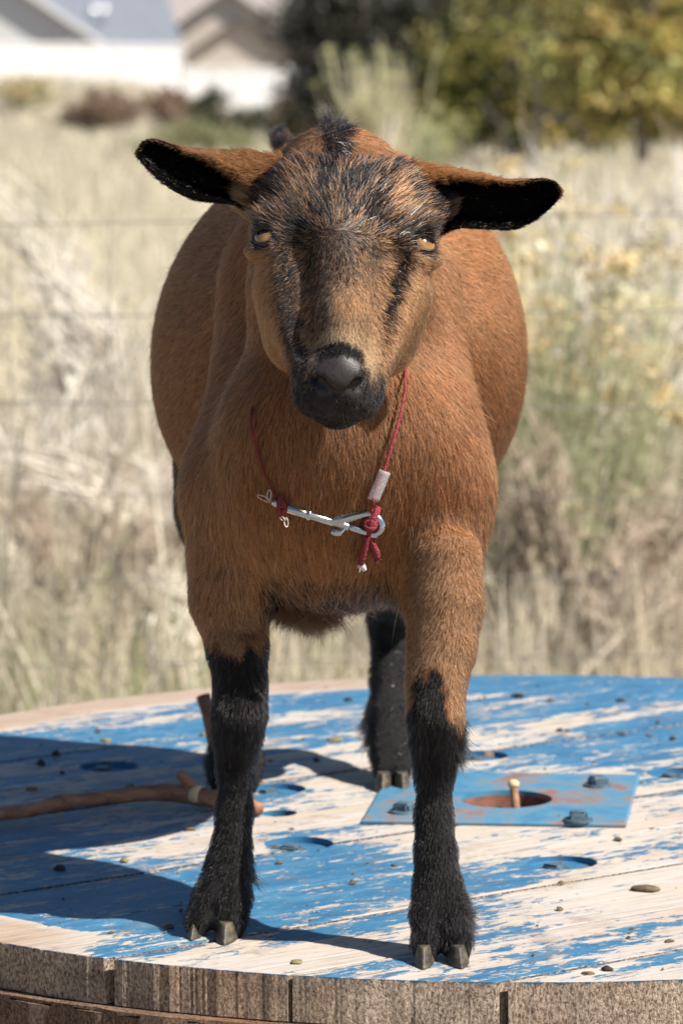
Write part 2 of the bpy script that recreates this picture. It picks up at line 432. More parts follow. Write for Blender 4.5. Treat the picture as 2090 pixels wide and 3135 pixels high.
# ------------------------------------------------------------------ trees
bark_mat = plain('bark', (0.40, 0.35, 0.31), 0.9, 0.15, var=0.35, scale=14, bmp=0.02)
def tree(name, px, Y, H, blobs, nleaf, leaf, cols, label, cat, trunk_r=0.12, lean=0.0, asp=0.6, fill=0.11, limbs=14, z0=0.5):
    x = px2x(px, Y); loc = np.array([x, Y, float(ground_z(x, Y))])
    t = thing(name, loc, label, cat, 'trees at the upper right beyond the field')
    tr = spline([loc, loc + [lean * 0.3, 0, H * 0.3], loc + [lean * 0.8, 0.1, H * 0.65], loc + [lean, 0, H]], 12)
    R = np.linspace(1, 0.2, 12) * trunk_r
    V, F = tubes(tr[None], R[None], 10)
    put('trunk', mesh_np('trunk', V, F), bark_mat, t)
    B = np.array(blobs, float)      # dx, dy, dz, r
    ends = B[rng.integers(0, len(B), limbs)]
    lp = []
    for e in ends:
        s = tr[rng.integers(2, 8)]
        en = loc + e[:3] + rng.normal(0, 0.4, 3) * e[3]
        mid = (s + en) / 2 + rng.normal(0, 0.25, 3)
        lp.append(spline([s, mid, en], 8))
    lp = np.array(lp)
    V, F = tubes(lp, np.linspace(1, 0.25, 8)[None] * trunk_r * 0.42 * np.ones((limbs, 1)), 6)
    put('limb', mesh_np('limb', V, F), bark_mat, t)
    # crown: leaves in sprays round many small centres inside the blobs, gaps between
    k = 60
    bi = rng.choice(len(B), size=k * len(B), p=None)
    cen = rng.normal(0, 1, (len(bi), 3)); cen /= np.linalg.norm(cen, axis=1, keepdims=True)
    cen = B[bi, :3] + cen * (B[bi, 3] * rng.uniform(0.35, 1.05, len(bi)))[:, None] + loc
    cen = cen[cen[:, 2] > loc[2] + z0]
    ccol = pal(cols, len(cen), 0.18)
    i = rng.integers(0, len(cen), nleaf)
    q = cen[i] + rng.normal(0, 1, (nleaf, 3)) * fill * np.array([1.2, 1.2, 0.8])
    put('crown', mesh_np('crown', *leafs(q, leaf, ccol[i] * (1 + rng.normal(0, 0.15, (nleaf, 1))), asp)), leaf_mat, t)
    return t
con = [(0.055, 0.06, 0.045), (0.075, 0.08, 0.05), (0.04, 0.045, 0.04), (0.10, 0.10, 0.07)]
mix1 = [(0.30, 0.30, 0.09), (0.42, 0.38, 0.12), (0.18, 0.20, 0.07), (0.60, 0.48, 0.18), (0.34, 0.32, 0.11), (0.08, 0.09, 0.05)]
yel = [(0.55, 0.52, 0.18), (0.70, 0.58, 0.22), (0.42, 0.42, 0.16), (0.74, 0.55, 0.22), (0.50, 0.50, 0.20), (0.14, 0.15, 0.07)]
tree('conifer_tree', 850, 66, 5.2, [(-0.55, 0, 1.25, 0.75), (0.5, 0.2, 1.1, 0.8), (-.2, 0, .8, .6), (1.2, .3, .8, .6), (.5, .2, 1.8, .8), (0, 0.3, 2.3, 1.1), (-0.75, 0, 2.3, 0.7), (0.1, 0, 3.4, 1.0), (0, 0, 4.6, 0.7), (1.2, 0.3, 1.3, 0.7), (0.9, 0.4, 2.4, 0.9)],
     26000, 0.15, con, 'dark conifer right of the tan gabled house', 'conifer', 0.16, asp=0.35, fill=0.15, z0=0.1)
tree('broadleaf_tree', 1150, 62, 4.6, [(-0.6, 0, 1.45, 0.7), (0.1, 0, 2.1, 0.9), (0.6, -0.2, 1.3, 0.7), (-.3, .3, .95, .5), (-.7, -.2, .7, .5), (.5, -.3, .65, .5), (1.4, -.2, .75, .6), (-0.1, 0, 3.2, 1.0), (0.9, 0, 2.6, 0.8), (1.5, 0.5, 1.4, 0.8), (1.9, .4, 2.2, .8)],
     11000, 0.13, mix1, 'olive leafed tree with bent grey stems right of the dark conifer', 'tree', 0.045, fill=0.14, z0=0.15)
tree('broadleaf_tree', 1480, 57, 4.4, [(-0.9, 0, 1.45, 0.6), (-0.1, -0.2, 1.35, 0.7), (0.6, 0, 1.5, 0.9), (-0.7, 0, 2.3, 0.8), (0.3, 0, 2.3, 0.9), (1.1, 0, 2.4, 0.9), (0.2, 0, 3.4, 1.0), (-0.5, -0.1, 1.0, 0.35), (0.75, -0.2, 0.85, 0.5), (0.3, -0.3, 0.95, 0.45)],
     10500, 0.14, yel, 'bright yellow-green autumn tree at the right edge of the photo', 'tree', 0.10, fill=0.12, z0=0.4)
tree('broadleaf_tree', 1330, 76, 5.0, [(-1.6, 0, 1.2, 1.0), (-1.2, -.3, .5, .6), (-.2, -.3, .45, .6), (.9, -.3, .5, .6), (2, -.3, .5, .6), (0, 0, 1.1, 1.1), (1.6, 0, 1.2, 1.1), (-2.8, 0, 1.3, 1.0), (-2.6, 0, 2.6, 1.2), (2.8, 0, 1.4, 1.1), (-0.8, 0, 3.0, 1.3), (1.0, 0, 3.0, 1.3), (0, 0, 4.2, 1.1)],
     24000, 0.16, dgr + con, 'dark green tree filling the gap behind the two yellowing trees', 'tree', 0.14, fill=0.2, z0=0.1)
# bare bent stems under the olive tree
x0 = px2x(1250, 58); gz = float(ground_z(x0, 58))
t = thing('bent_trunk', (x0, 58, gz), 'bare grey bent trunk arching out of the grass below the olive tree', 'tree trunk')
k = 58 / FPX
def q58(px, py): return wp(px, py, 58)
for pts, r in (([q58(1215, 400), q58(1225, 330), q58(1240, 265), q58(1225, 180)], 0.06), ([q58(1240, 265), q58(1290, 270), q58(1335, 300), q58(1355, 345)], 0.045), ([q58(1150, 400), q58(1165, 330), q58(1148, 285), q58(1110, 235)], 0.035)):
    sp = spline(pts, 12)
    sp[1:-1] += rng.normal(0, 0.015, (10, 3))
    V, F = tubes(sp[None], (np.linspace(1, 0.6, 12) * r)[None], 8)
    put('limb', mesh_np('limb', V, F), plain('grey_bark', (0.58, 0.51, 0.46), 0.9, 0.1, var=0.3, scale=9, bmp=0.02) if 'grey_bark' not in bpy.data.materials else bpy.data.materials['grey_bark'], t)

# ------------------------------------------------------------------ houses and white fences
vinyl = plain('white_vinyl', (0.66, 0.65, 0.64), 0.5, 0.4, var=0.03, scale=0.8)
def wood_siding(name, col):
    m, nt, b = new_mat(name, 0.8, 0.2)
    tc = N_(nt, 'ShaderNodeTexCoord')
    w = N_(nt, 'ShaderNodeTexWave', wave_type='BANDS', bands_direction='Z', wave_profile='SAW')
    w.inputs['Scale'].default_value = 0.8
    nt.links.new(tc.outputs['Object'], w.inputs[0])
    nt.links.new(mixc(nt, noise(nt, tc.outputs['Object'], 2, 3), tuple(x * .9 for x in col), col), b.inputs['Base Color'])
    nt.links.new(bump(nt, w.outputs['Fac'], 0.5, 0.02), b.inputs['Normal'])
    return m
def shingle(name, col):
    m, nt, b = new_mat(name, 0.9, 0.25)
    tc = N_(nt, 'ShaderNodeTexCoord')
    br = N_(nt, 'ShaderNodeTexBrick'); br.inputs['Scale'].default_value = 2.2
    br.inputs['Color1'].default_value = (*col, 1); br.inputs['Color2'].default_value = (*[x * .8 for x in col], 1)
    br.inputs['Mortar'].default_value = (*[x * .6 for x in col], 1); br.inputs['Mortar Size'].default_value = 0.01
    nt.links.new(tc.outputs['Object'], br.inputs[0]); nt.links.new(br.outputs[0], b.inputs['Base Color'])
    return m
m_tan = wood_siding('tan_siding', (0.60, 0.53, 0.45)); m_wh = wood_siding('white_siding', (0.72, 0.72, 0.72))
m_rg = shingle('blue_grey_shingles', (0.22, 0.24, 0.28)); m_rb = shingle('brown_grey_shingles', (0.36, 0.32, 0.30))
m_tr = plain('dark_trim', (0.13, 0.11, 0.10), 0.6, var=0.05); m_wt = plain('white_trim', (0.78, 0.78, 0.77), 0.5, var=0.03)
m_gl = plain('window_glass', (0.05, 0.06, 0.07), 0.08, 0.6, var=0.1, scale=1)
def box_bm(bm, c, s):
    r = bmesh.ops.create_cube(bm, size=1.0)
    bmesh.ops.scale(bm, vec=s, verts=r['verts']); bmesh.ops.translate(bm, vec=c, verts=r['verts'])
def prism(bm, pts, y0, y1):
    a = [bm.verts.new((p[0], y0, p[1])) for p in pts]; b_ = [bm.verts.new((p[0], y1, p[1])) for p in pts]
    bm.faces.new(a); bm.faces.new(b_[::-1]); n = len(pts)
    for i in range(n): bm.faces.new((a[i], b_[i], b_[(i + 1) % n], a[(i + 1) % n]))
    bmesh.ops.recalc_face_normals(bm, faces=bm.faces)
def gable(t, cx, hw, ez, rz, y0, y1, gz, wall, roof, trim, oh=0.35, th=0.16, win=True):
    """gabled volume, gable end facing the camera (-Y)"""
    bm = bmesh.new(); prism(bm, [(cx - hw, gz), (cx + hw, gz), (cx + hw, ez), (cx, rz), (cx - hw, ez)], y0, y1)
    put('wall', bm_mesh('wall', bm), wall, t)
    sl = (rz - ez) / hw
    bm = bmesh.new()
    for s in (-1, 1):
        e = (cx + s * (hw + oh), ez - sl * oh + 0.012)
        pts = [(cx, rz + 0.012), e, (e[0], e[1] + th), (cx, rz + th * 1.15)]
        if s < 0: pts = pts[::-1]
        prism(bm, pts, y0 - oh, y1 + oh)
    r = put('roof', bm_mesh('roof', bm), roof, t)
    bm = bmesh.new()
    for s in (-1, 1):
        e = (cx + s * (hw + oh + .03), ez - sl * oh - 0.03)
        pts = [(cx, rz - 0.06), e, (e[0], e[1] + th * 1.5), (cx, rz + th * 1.6)]
        if s < 0: pts = pts[::-1]
        prism(bm, pts, y0 - oh - 0.05, y0 - oh - 0.003)
    put('fascia', bm_mesh('fascia', bm), trim, r)
def window(t, x, z, w, h, y):
    bm = bmesh.new()
    for c, s in (((x, y, z + h / 2), (w + .16, .08, .08)), ((x, y, z - h / 2), (w + .16, .08, .08)), ((x - w / 2, y, z), (.08, .08, h - .08)), ((x + w / 2, y, z), (.08, .08, h - .08)), ((x, y, z), (.05, .06, h - .08))):
        box_bm(bm, c, s)
    f = put('window', bm_mesh('window', bm), m_wt, t)
    bm = bmesh.new(); box_bm(bm, (x, y + 0.02, z), (w - .08, .03, h - .08))
    put('pane', bm_mesh('pane', bm), m_gl, f)
def zz(py, Y): return wp(784, py, Y)[2]
def xx(px, Y): return wp(px, 100, Y)[0]
# house A, blue-grey roof
YA = 205
gzA = float(ground_z(xx(150, YA), YA)) - 0.3
t = thing('white_house', (xx(60, YA), YA, gzA), 'white house with blue-grey roof at the top left behind the white fence', 'house')
gable(t, xx(-5, YA), 5.6, zz(118, YA), zz(-70, YA), YA, YA + 11, gzA, m_wh, m_rg, m_wt, 0.5)
# cross wing with its roof slope towards the camera
bm = bmesh.new(); x0, x1 = xx(215, YA), xx(400, YA)
a = [(x0 - 3, YA + 2.2, zz(96, YA + 2)), (x1 + .3, YA + 2.2, zz(96, YA + 2)), (x1 - .9, YA + 7, zz(-60, YA + 7)), (x0 - 3, YA + 7, zz(-60, YA + 7))]
vs = [bm.verts.new(p) for p in a] + [bm.verts.new((p[0], p[1] + .05, p[2] - 0.18)) for p in a]
bm.faces.new(vs[:4]); bm.faces.new(vs[4:][::-1])
for i in range(4): bm.faces.new((vs[i], vs[4 + i], vs[4 + (i + 1) % 4], vs[(i + 1) % 4]))
bmesh.ops.recalc_face_normals(bm, faces=bm.faces)
rf = put('roof', bm_mesh('roof', bm), m_rg, t)
bm = bmesh.new(); box_bm(bm, ((x0 - 3 + x1 + .3) / 2, YA + 2.12, zz(97, YA + 2) - .1), (x1 - x0 + 3.4, 0.12, 0.22)); put('gutter', bm_mesh('gutter', bm), m_wt, rf)
bm = bmesh.new(); box_bm(bm, ((x0 - 3 + x1) / 2, YA + 5.5, (gzA + zz(96, YA)) / 2 - .1), (x1 - x0 + 2.6, 6.0, zz(96, YA) - gzA - .3)); put('wall', bm_mesh('wall', bm), m_wh, t)
for vx, vy in ((xx(232, YA), YA + 3.6), (xx(205, YA), YA + 4.2)):
    v_, f_ = tubes(np.array([[[vx, vy, zz(60, YA)], [vx, vy, zz(30, YA)], [vx, vy, zz(10, YA)]]]), np.array([[.12, .12, .12]]), 10)
    put('vent_pipe', mesh_np('vent_pipe', v_, f_), plain('galvanised', (0.75, 0.75, 0.75), 0.2, 0.5, 1.0, 0.05) if 'galvanised' not in bpy.data.materials else bpy.data.materials['galvanised'], rf)
window(t, xx(90, YA), zz(108, YA) , 1.4, 0.6, YA - 0.03)
# house B, tan gable
YB = 212
gzB = float(ground_z(xx(545, YB), YB)) - 0.3
t = thing('tan_house', (xx(545, YB), YB, gzB), 'tan house with two stacked gables behind the nearer white fence', 'house')
gable(t, xx(552, YB), 3.2, zz(146, YB), zz(46, YB), YB, YB + 7, gzB, m_tan, m_rb, m_tr, 0.35)
gable(t, xx(522, YB), 5.3, zz(150, YB), zz(-18, YB), YB + 2.5, YB + 14, gzB, m_tan, m_rb, m_tr, 0.4)
window(t, xx(555, YB), zz(175, YB), 1.3, 0.9, YB - 0.03)
# long roof to both sides of B
YC = 232
gzC = float(ground_z(xx(500, YC), YC)) - 0.3
t = thing('brown_roofed_house', (xx(600, YC), YC, gzC), 'house farthest back, showing only its long brown-grey roof between gable and conifer', 'house')
bm = bmesh.new()
xa, xb = xx(250, YC), xx(900, YC)
prism(bm, [(0, 0), (1, 0), (1, 1)], 0, 1); bm.free(); bm = bmesh.new()
a = [(xa, YC, zz(110, YC)), (xb, YC, zz(110, YC)), (xb - 2, YC + 6, zz(-60, YC + 6)), (xa + 2, YC + 6, zz(-60, YC + 6)), (xb, YC + 12, zz(110, YC)), (xa, YC + 12, zz(110, YC))]
vs = [bm.verts.new(p) for p in a]
for f in ((0, 1, 2, 3), (3, 2, 4, 5), (0, 3, 5), (1, 4, 2), (0, 5, 4, 1)): bm.faces.new([vs[i] for i in f])
bmesh.ops.recalc_face_normals(bm, faces=bm.faces); put('roof', bm_mesh('roof', bm), m_rb, t)
bm = bmesh.new(); box_bm(bm, ((xa + xb) / 2, YC + 6, (gzC + zz(110, YC)) / 2 - .02), (xb - xa - .8, 11, zz(110, YC) - gzC - .05)); put('wall', bm_mesh('wall', bm), m_tan, t)

def vinyl_fence(px0, px1, Y0, Y1, top0, top1, Hh, label):
    """vertical-board privacy fence with posts and rails following the slope"""
    a = np.array([xx(px0, Y0), Y0]); b_ = np.array([xx(px1, Y1), Y1]); L = np.linalg.norm(b_ - a)
    z0, z1 = zz(top0, Y0), zz(top1, Y1)
    t = thing('vinyl_fence', (*((a + b_) / 2), (z0 + z1) / 2 - Hh), label, 'fence', 'white fences in front of the houses')
    n = int(L / 0.15); bm = bmesh.new(); an = math.atan2(b_[1] - a[1], b_[0] - a[0])
    def cuboid(bm, s, w, th, zt, zb, off=0):
        p = a + (b_ - a) * s / L; nrm = np.array([math.sin(an), -math.cos(an)])
        p = p + nrm * off
        r = bmesh.ops.create_cube(bm, size=1.0)
        bmesh.ops.scale(bm, vec=(w, th, zt - zb), verts=r['verts'])
        bmesh.ops.rotate(bm, cent=(0, 0, 0), matrix=Matrix.Rotation(an, 3, 'Z'), verts=r['verts'])
        bmesh.ops.translate(bm, vec=(p[0], p[1], (zt + zb) / 2), verts=r['verts'])
    for i in range(n):
        s = (i + .5) * 0.15; zt = z0 + (z1 - z0) * s / L
        cuboid(bm, s, 0.143, 0.022, zt, zt - Hh)
    put('board_panel', bm_mesh('board_panel', bm), vinyl, t)
    for k in range(int(L / 2.4) + 2):
        s = min(k * 2.4, L); zt = z0 + (z1 - z0) * s / L
        bm = bmesh.new(); cuboid(bm, s, 0.13, 0.13, zt + 0.12, zt - Hh - 0.6); put('post', bm_mesh('post', bm), vinyl, t)
    for dz in (0.0, -Hh + 0.2):
        bm = bmesh.new(); nn = 24
        for k in range(nn):
            s = (k + .5) * L / nn; zt = z0 + (z1 - z0) * s / L + dz
            cuboid(bm, s, L / nn - .002, 0.05, zt + 0.03, zt - 0.12, 0.04)
        put('rail', bm_mesh('rail', bm), vinyl, t)
vinyl_fence(-260, 418, 182, 192, 86, 100, 2.2, 'long white board fence at the far left below the blue-grey roof')
vinyl_fence(428, 905, 188, 192, 150, 158, 2.2, 'white board fence below the tan gable, partly behind the dark conifer')

# ------------------------------------------------------------------ wire fence behind the spool
m_wire = plain('rusty_wire', (0.26, 0.24, 0.22), 0.6, 0.4, 0.4, var=0.3, scale=60)
YF = 6.6
wz = [zz(505, YF), zz(706, YF), zz(920, YF), zz(1150, YF), zz(1345, YF), zz(1520, YF), zz(1680, YF), zz(1800, YF)]
parts = []
xsw = np.linspace(-3.2, 3.2, 60)
for z in wz:
    P = np.stack([xsw, YF + 0.006 * np.sin(xsw * 5), z - 0.012 * np.sin(xsw * 1.3 + z * 9) - 0.02 * xsw * 0.4], -1)
    parts.append(tubes(P[None], np.full((1, 60), 0.0011), 6))
for i in range(43):
    x = px2x(255, YF) + (i - 21) * 0.152
    zs = np.linspace(wz[-1] - .03, wz[0], 14)
    P = np.stack([x + 0.004 * np.sin(zs * 11 + i), np.full(14, YF), zs - 0.02 * x * 0.4], -1)
    parts.append(tubes(P[None], np.full((1, 14), 0.0008), 6))
V, F, _ = join_np(parts)
t = thing('wire_fence', (0, YF, 0), 'thin rusty field wire fence behind the spool', 'fence')
put('wire_mesh', mesh_np('wire_mesh', V, F), m_wire, t)
for x in (-3.2, 3.2):
    V, F = tubes(np.array([[[x, YF, -0.3], [x, YF, 0.6], [x, YF, 1.35]]]), np.array([[.05, .048, .045]]), 10)
    put('post', mesh_np('post', V, F), bark_mat, t)
# ------------------------------------------------------------------ cable spool
SX, SY, SR = 0.150, 3.521, 0.648
PHI = math.radians(35.6)
TH = 0.034
def paint_wood():
    m, nt, b = new_mat('flaking_blue_paint_on_wood', 0.75, 0.25)
    tc = N_(nt, 'ShaderNodeTexCoord'); oi = N_(nt, 'ShaderNodeAttribute', attribute_name='plank')
    v = tc.outputs['Object']
    cx = N_(nt, 'ShaderNodeCombineXYZ'); nt.links.new(math_(nt, 'MULTIPLY', oi.outputs['Fac'], 3.7), cx.inputs[0]); nt.links.new(math_(nt, 'MULTIPLY', oi.outputs['Fac'], 1.3), cx.inputs[2])
    va = N_(nt, 'ShaderNodeVectorMath', operation='ADD'); nt.links.new(v, va.inputs[0]); nt.links.new(cx.outputs[0], va.inputs[1])
    vo = va.outputs[0]
    # wood
    grain = noise(nt, mapping(nt, vo, sc=(1.5, 26, 8)), 9, 8, 0.7, 0.4)
    fine = noise(nt, mapping(nt, vo, sc=(6, 130, 40)), 6, 6, 0.7)
    wood = ramp(nt, grain, [(0.28, (0.24, 0.19, 0.155)), (0.40, (0.42, 0.37, 0.32)), (0.55, (0.53, 0.485, 0.435)), (0.72, (0.44, 0.41, 0.385))])
    wood = mixc(nt, 1.0, wood, ramp(nt, fine, [(0.3, 0.82), (0.65, 1.06)]), 'MULTIPLY')
    crk = noise(nt, mapping(nt, vo, sc=(2.2, 95, 1)), 2.6, 5, 0.75, 0.25)
    wood = mixc(nt, ramp(nt, crk, [(0.655, 0.0), (0.69, 0.8)]), wood, (0.17, 0.12, 0.09))
    tone = noise(nt, v, 2.3, 4, 0.6)
    wood = mixc(nt, ramp(nt, tone, [(0.45, 0.0), (0.7, 0.55)]), wood, mixc(nt, 1.0, wood, (0.85, 0.80, 0.84), 'MULTIPLY'))
    wood = mixc(nt, ramp(nt, noise(nt, mapping(nt, vo, sc=(1.2, 5, 1)), 4.5, 4, .6), [(0.46, 0.0), (0.66, 0.85)]), wood, mixc(nt, 1.0, wood, (1.0, 0.91, 0.80), 'MULTIPLY'))
    # paint mask: flakes drawn out along the grain
    s1 = noise(nt, mapping(nt, vo, sc=(2.0, 7.0, 1)), 3.0, 3, 0.55, 0.5)
    s2 = noise(nt, mapping(nt, vo, sc=(9.0, 24.0, 1)), 4.2, 10, 0.78, 0.35)
    s3 = noise(nt, v, 1.9, 2, 0.5)
    sep = N_(nt, 'ShaderNodeSeparateXYZ'); nt.links.new(v, sep.inputs[0])
    # v is spool-local: x along the planks, y across (away from the camera)
    grad = math_(nt, 'ADD', math_(nt, 'MULTIPLY', sep.outputs[0], 0.09), math_(nt, 'MULTIPLY', sep.outputs[1], 0.10))
    f = math_(nt, 'ADD', math_(nt, 'MULTIPLY', s1, 0.70), math_(nt, 'MULTIPLY', s2, 1.05))
    f = math_(nt, 'ADD', f, math_(nt, 'MULTIPLY', s3, 0.75))
    f = math_(nt, 'ADD', f, grad)
    f = math_(nt, 'ADD', f, math_(nt, 'MULTIPLY', math_(nt, 'SUBTRACT', oi.outputs['Fac'], 0.5), 0.10))
    # paint worn off the outer back-left rim
    ln = N_(nt, 'ShaderNodeVectorMath', operation='LENGTH'); nt.links.new(mapping(nt, v, sc=(1, 1, 0)), ln.inputs[0])
    edge = ramp(nt, math_(nt, 'ADD', ln.outputs['Value'], math_(nt, 'MULTIPLY', s2, 0.03)), [(0.0, 0.0), (0.597, 0.0), (0.615, 1.0)])
    side_ = ramp(nt, math_(nt, 'SUBTRACT', math_(nt, 'MULTIPLY', sep.outputs[1], 0.75), math_(nt, 'MULTIPLY', sep.outputs[0], 0.65)), [(0.0, 0), (0.18, 0), (0.26, 1)])
    bare = math_(nt, 'MULTIPLY', edge, side_)
    f = math_(nt, 'SUBTRACT', f, math_(nt, 'MULTIPLY', bare, 0.6))
    mask = ramp(nt, f, [(0.0, 0.0), (0.0, 0.0), (1.0, 1.0)])
    mk = N_(nt, 'ShaderNodeMapRange'); mk.inputs['From Min'].default_value = PT; mk.inputs['From Max'].default_value = PT + 0.012
    nt.links.new(f, mk.inputs['Value']); mask = mk.outputs[0]
    pn = noise(nt, mapping(nt, vo, sc=(3, 9, 1)), 7, 6, 0.7)
    paint = ramp(nt, pn, [(0.3, (0.028, 0.105, 0.21)), (0.5, (0.040, 0.155, 0.28)), (0.68, (0.085, 0.22, 0.345))])
    s4 = noise(nt, mapping(nt, vo, sc=(22, 60, 1)), 3.2, 4, 0.7, .5)
    mask = math_(nt, 'MULTIPLY', mask, ramp(nt, s4, [(0.625, 1.0), (0.645, 0.0)]))
    thin = ramp(nt, fine, [(0.30, 0.35), (0.42, 0.0)])
    paint = mixc(nt, thin, paint, (0.42, 0.46, 0.50))
    wood = mixc(nt, bare, wood, mixc(nt, 1.0, wood, (0.82, 0.70, 0.62), 'MULTIPLY'))
    col = mixc(nt, mask, wood, paint)
    col = mixc(nt, ramp(nt, crk, [(0.69, 0.0), (0.72, 0.6)]), col, (0.10, 0.10, 0.11))
    # grime and scuffs
    dn = noise(nt, v, 22, 8, 0.75, 0.3)
    col = mixc(nt, ramp(nt, dn, [(0.56, 0.0), (0.70, 0.65)]), col, (0.20, 0.15, 0.11))
    nt.links.new(col, b.inputs['Base Color'])
    r = N_(nt, 'ShaderNodeMapRange'); nt.links.new(mask, r.inputs['Value']); r.inputs['To Min'].default_value = 0.85; r.inputs['To Max'].default_value = 0.5
    nt.links.new(r.outputs[0], b.inputs['Roughness'])
    n1 = bump(nt, fine, 0.5, 0.0006)
    n2 = bump(nt, grain, 0.5, 0.0012, n1)
    nt.links.new(bump(nt, mask, 0.6, 0.0005, n2), b.inputs['Normal'])
    return m
PT = 1.190
m_top = paint_wood()
def end_grain(name, a, c, blue=False):
    m, nt, b = new_mat(name, 0.55, 0.35)
    tc = N_(nt, 'ShaderNodeTexCoord'); v = tc.outputs['Object']
    n1 = noise(nt, mapping(nt, v, sc=(190, 190, 120)), 2.6, 6, 0.72, 0.5)
    ribs = noise(nt, mapping(nt, v, sc=(260, 260, 34)), 2.2, 4, 0.6, 0.3)
    sel = noise(nt, v, 5.0, 2, 0.5)
    selr = ramp(nt, sel, [(0.54, 0.0), (0.66, 0.3)])
    n1 = math_(nt, 'ADD', math_(nt, 'MULTIPLY', n1, math_(nt, 'SUBTRACT', 1.0, selr)), math_(nt, 'MULTIPLY', ribs, selr))
    n2 = noise(nt, v, 11, 6, 0.75)
    vo = N_(nt, 'ShaderNodeTexVoronoi', feature='DISTANCE_TO_EDGE'); vo.inputs['Scale'].default_value = 1.0
    nt.links.new(mapping(nt, v, sc=(60, 60, 42), loc=(3, 1, 2)), vo.inputs['Vector'])
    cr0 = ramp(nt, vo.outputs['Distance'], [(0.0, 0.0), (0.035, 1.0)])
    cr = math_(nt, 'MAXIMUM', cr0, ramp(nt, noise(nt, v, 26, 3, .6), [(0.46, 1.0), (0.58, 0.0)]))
    col = ramp(nt, n1, [(0.36, tuple(x * 0.22 for x in a)), (0.47, a), (0.57, c)])  # darkest stop paints the shade inside the crinkled hollows
    col = mixc(nt, 1.0, col, ramp(nt, n2, [(0.3, 0.45), (0.7, 1.3)]), 'MULTIPLY')
    col = mixc(nt, ramp(nt, noise(nt, v, 7, 3, .6), [(0.5, 0.0), (0.7, 0.6)]), col, mixc(nt, 1.0, col, (1.0, .72, .5), 'MULTIPLY'))
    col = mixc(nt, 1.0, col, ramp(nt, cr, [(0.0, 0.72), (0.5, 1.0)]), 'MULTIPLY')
    nt.links.new(col, b.inputs['Base Color'])
    h = math_(nt, 'ADD', n1, math_(nt, 'MULTIPLY', cr, 0.12))
    nt.links.new(bump(nt, h, 1.0, 0.006), b.inputs['Normal'])
    if blue:
        sz = N_(nt, 'ShaderNodeSeparateXYZ'); nt.links.new(v, sz.inputs[0])
        e = math_(nt, 'ADD', sz.outputs[2], math_(nt, 'MULTIPLY', noise(nt, mapping(nt, v, sc=(1, 1, .3)), 190, 4, .7), .009))
        mk = N_(nt, 'ShaderNodeMapRange'); mk.inputs['From Min'].default_value = T + .0032; mk.inputs['From Max'].default_value = T + .0040; nt.links.new(e, mk.inputs['Value'])
        nt.links.new(mixc(nt, mk.outputs[0], col, (.05, .17, .31)), b.inputs['Base Color'])
    return m
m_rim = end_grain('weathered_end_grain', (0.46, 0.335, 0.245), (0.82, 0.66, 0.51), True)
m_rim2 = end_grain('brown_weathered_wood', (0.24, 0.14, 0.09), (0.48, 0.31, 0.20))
m_pocket, nt, b = new_mat('blue_painted_recess', 0.6, 0.3)
tc = N_(nt, 'ShaderNodeTexCoord'); pn = noise(nt, tc.outputs['Object'], 45, 8, 0.7)
nt.links.new(ramp(nt, pn, [(0.3, (0.03, 0.10, 0.18)), (0.55, (0.04, 0.17, 0.31)), (0.68, (0.13, 0.10, 0.08))]), b.inputs['Base Color'])
m_rust = plain('rust', (0.22, 0.10, 0.07), 0.85, 0.2, var=0.5, scale=60, bmp=0.001)

spool = thing('cable_spool', (SX, SY, 0), 'big wooden cable spool laid flat, top painted flaking blue, the goat standing on it', 'cable spool', rotz=PHI)
bpy.context.view_layer.update()
def tol(x, y):
    d = Vector((x - SX, y - SY)); return (d.x * math.cos(PHI) + d.y * math.sin(PHI), -d.x * math.sin(PHI) + d.y * math.cos(PHI))
holes = []   # x, y, r, depth in spool coordinates
ch = tol(*wt(1162, 1846)[:2]); holes.append((ch[0], ch[1], 0.0405, 0.2))
recess = []
for px, py, r in ((686, 1938, 0.0275), (1289, 1981, 0.0275), (1098, 1736, 0.026), (1556, 1776, 0.027), (634, 1812, 0.025), (250, 1760, 0.026)):
    p = tol(*wt(px, py)[:2]); holes.append((p[0], p[1], r, 0.0055)); recess.append((p, r))
p = tol(*wt(640, 1868)[:2]); holes.append((p[0], p[1], 0.0150, 0.028)); small_hole = p
qc = lambda q: q            # seam positions measured across the planks
q0 = -SX * math.sin(PHI) + SY * math.cos(PHI)
seams = [v * 0.69 - q0 for v in (2.98, 3.12, 3.297, 3.452, 3.625, 3.79, 3.955, 4.13, 4.316, 4.47, 4.64, 4.80, 4.98, 5.2)]
seams = [-SR - .01] + [s for s in seams if -SR + 0.03 < s < SR - 0.03] + [SR + .01]
def strip_poly(ya, yb, R, seed, n=90, rag=0.0003):
    """outline (ccw) of the disc between y=ya and y=yb"""
    a0 = math.asin(max(-1, ya / R)); a1 = math.asin(min(1, yb / R))
    def rr(a): return R + rag * (math.sin(a * 43 + seed) + math.sin(a * 97 + 2 * seed) * .7 + .5 * math.sin(a * 211 + seed)) - 0.0008 * abs(math.sin(seed * 5))
    pts = []
    k = max(6, int(abs(a1 - a0) / 0.0028)); rs = random.Random(int(seed * 100)); J = [rs.gauss(0, .00010) + .00012 * math.sin(q * .9 + rs.random()) for q in range(2 * k + 2)]
    for i in range(k + 1):
        a = a0 + (a1 - a0) * i / k; pts.append(((rr(a) + J[i]) * math.cos(a), min(max((rr(a) + J[i]) * math.sin(a), ya), yb)))
    for i in range(k + 1):
        a = a1 + (a0 - a1) * i / k; pts.append((-(rr(a) + J[k + i]) * math.cos(a), min(max((rr(a) + J[k + i]) * math.sin(a), ya), yb)))
    out = [pts[0]]
    for q in pts[1:]:
        if math.dist(q, out[-1]) > 1e-4: out.append(q)
    if math.dist(out[0], out[-1]) < 1e-4: out.pop()
    return out
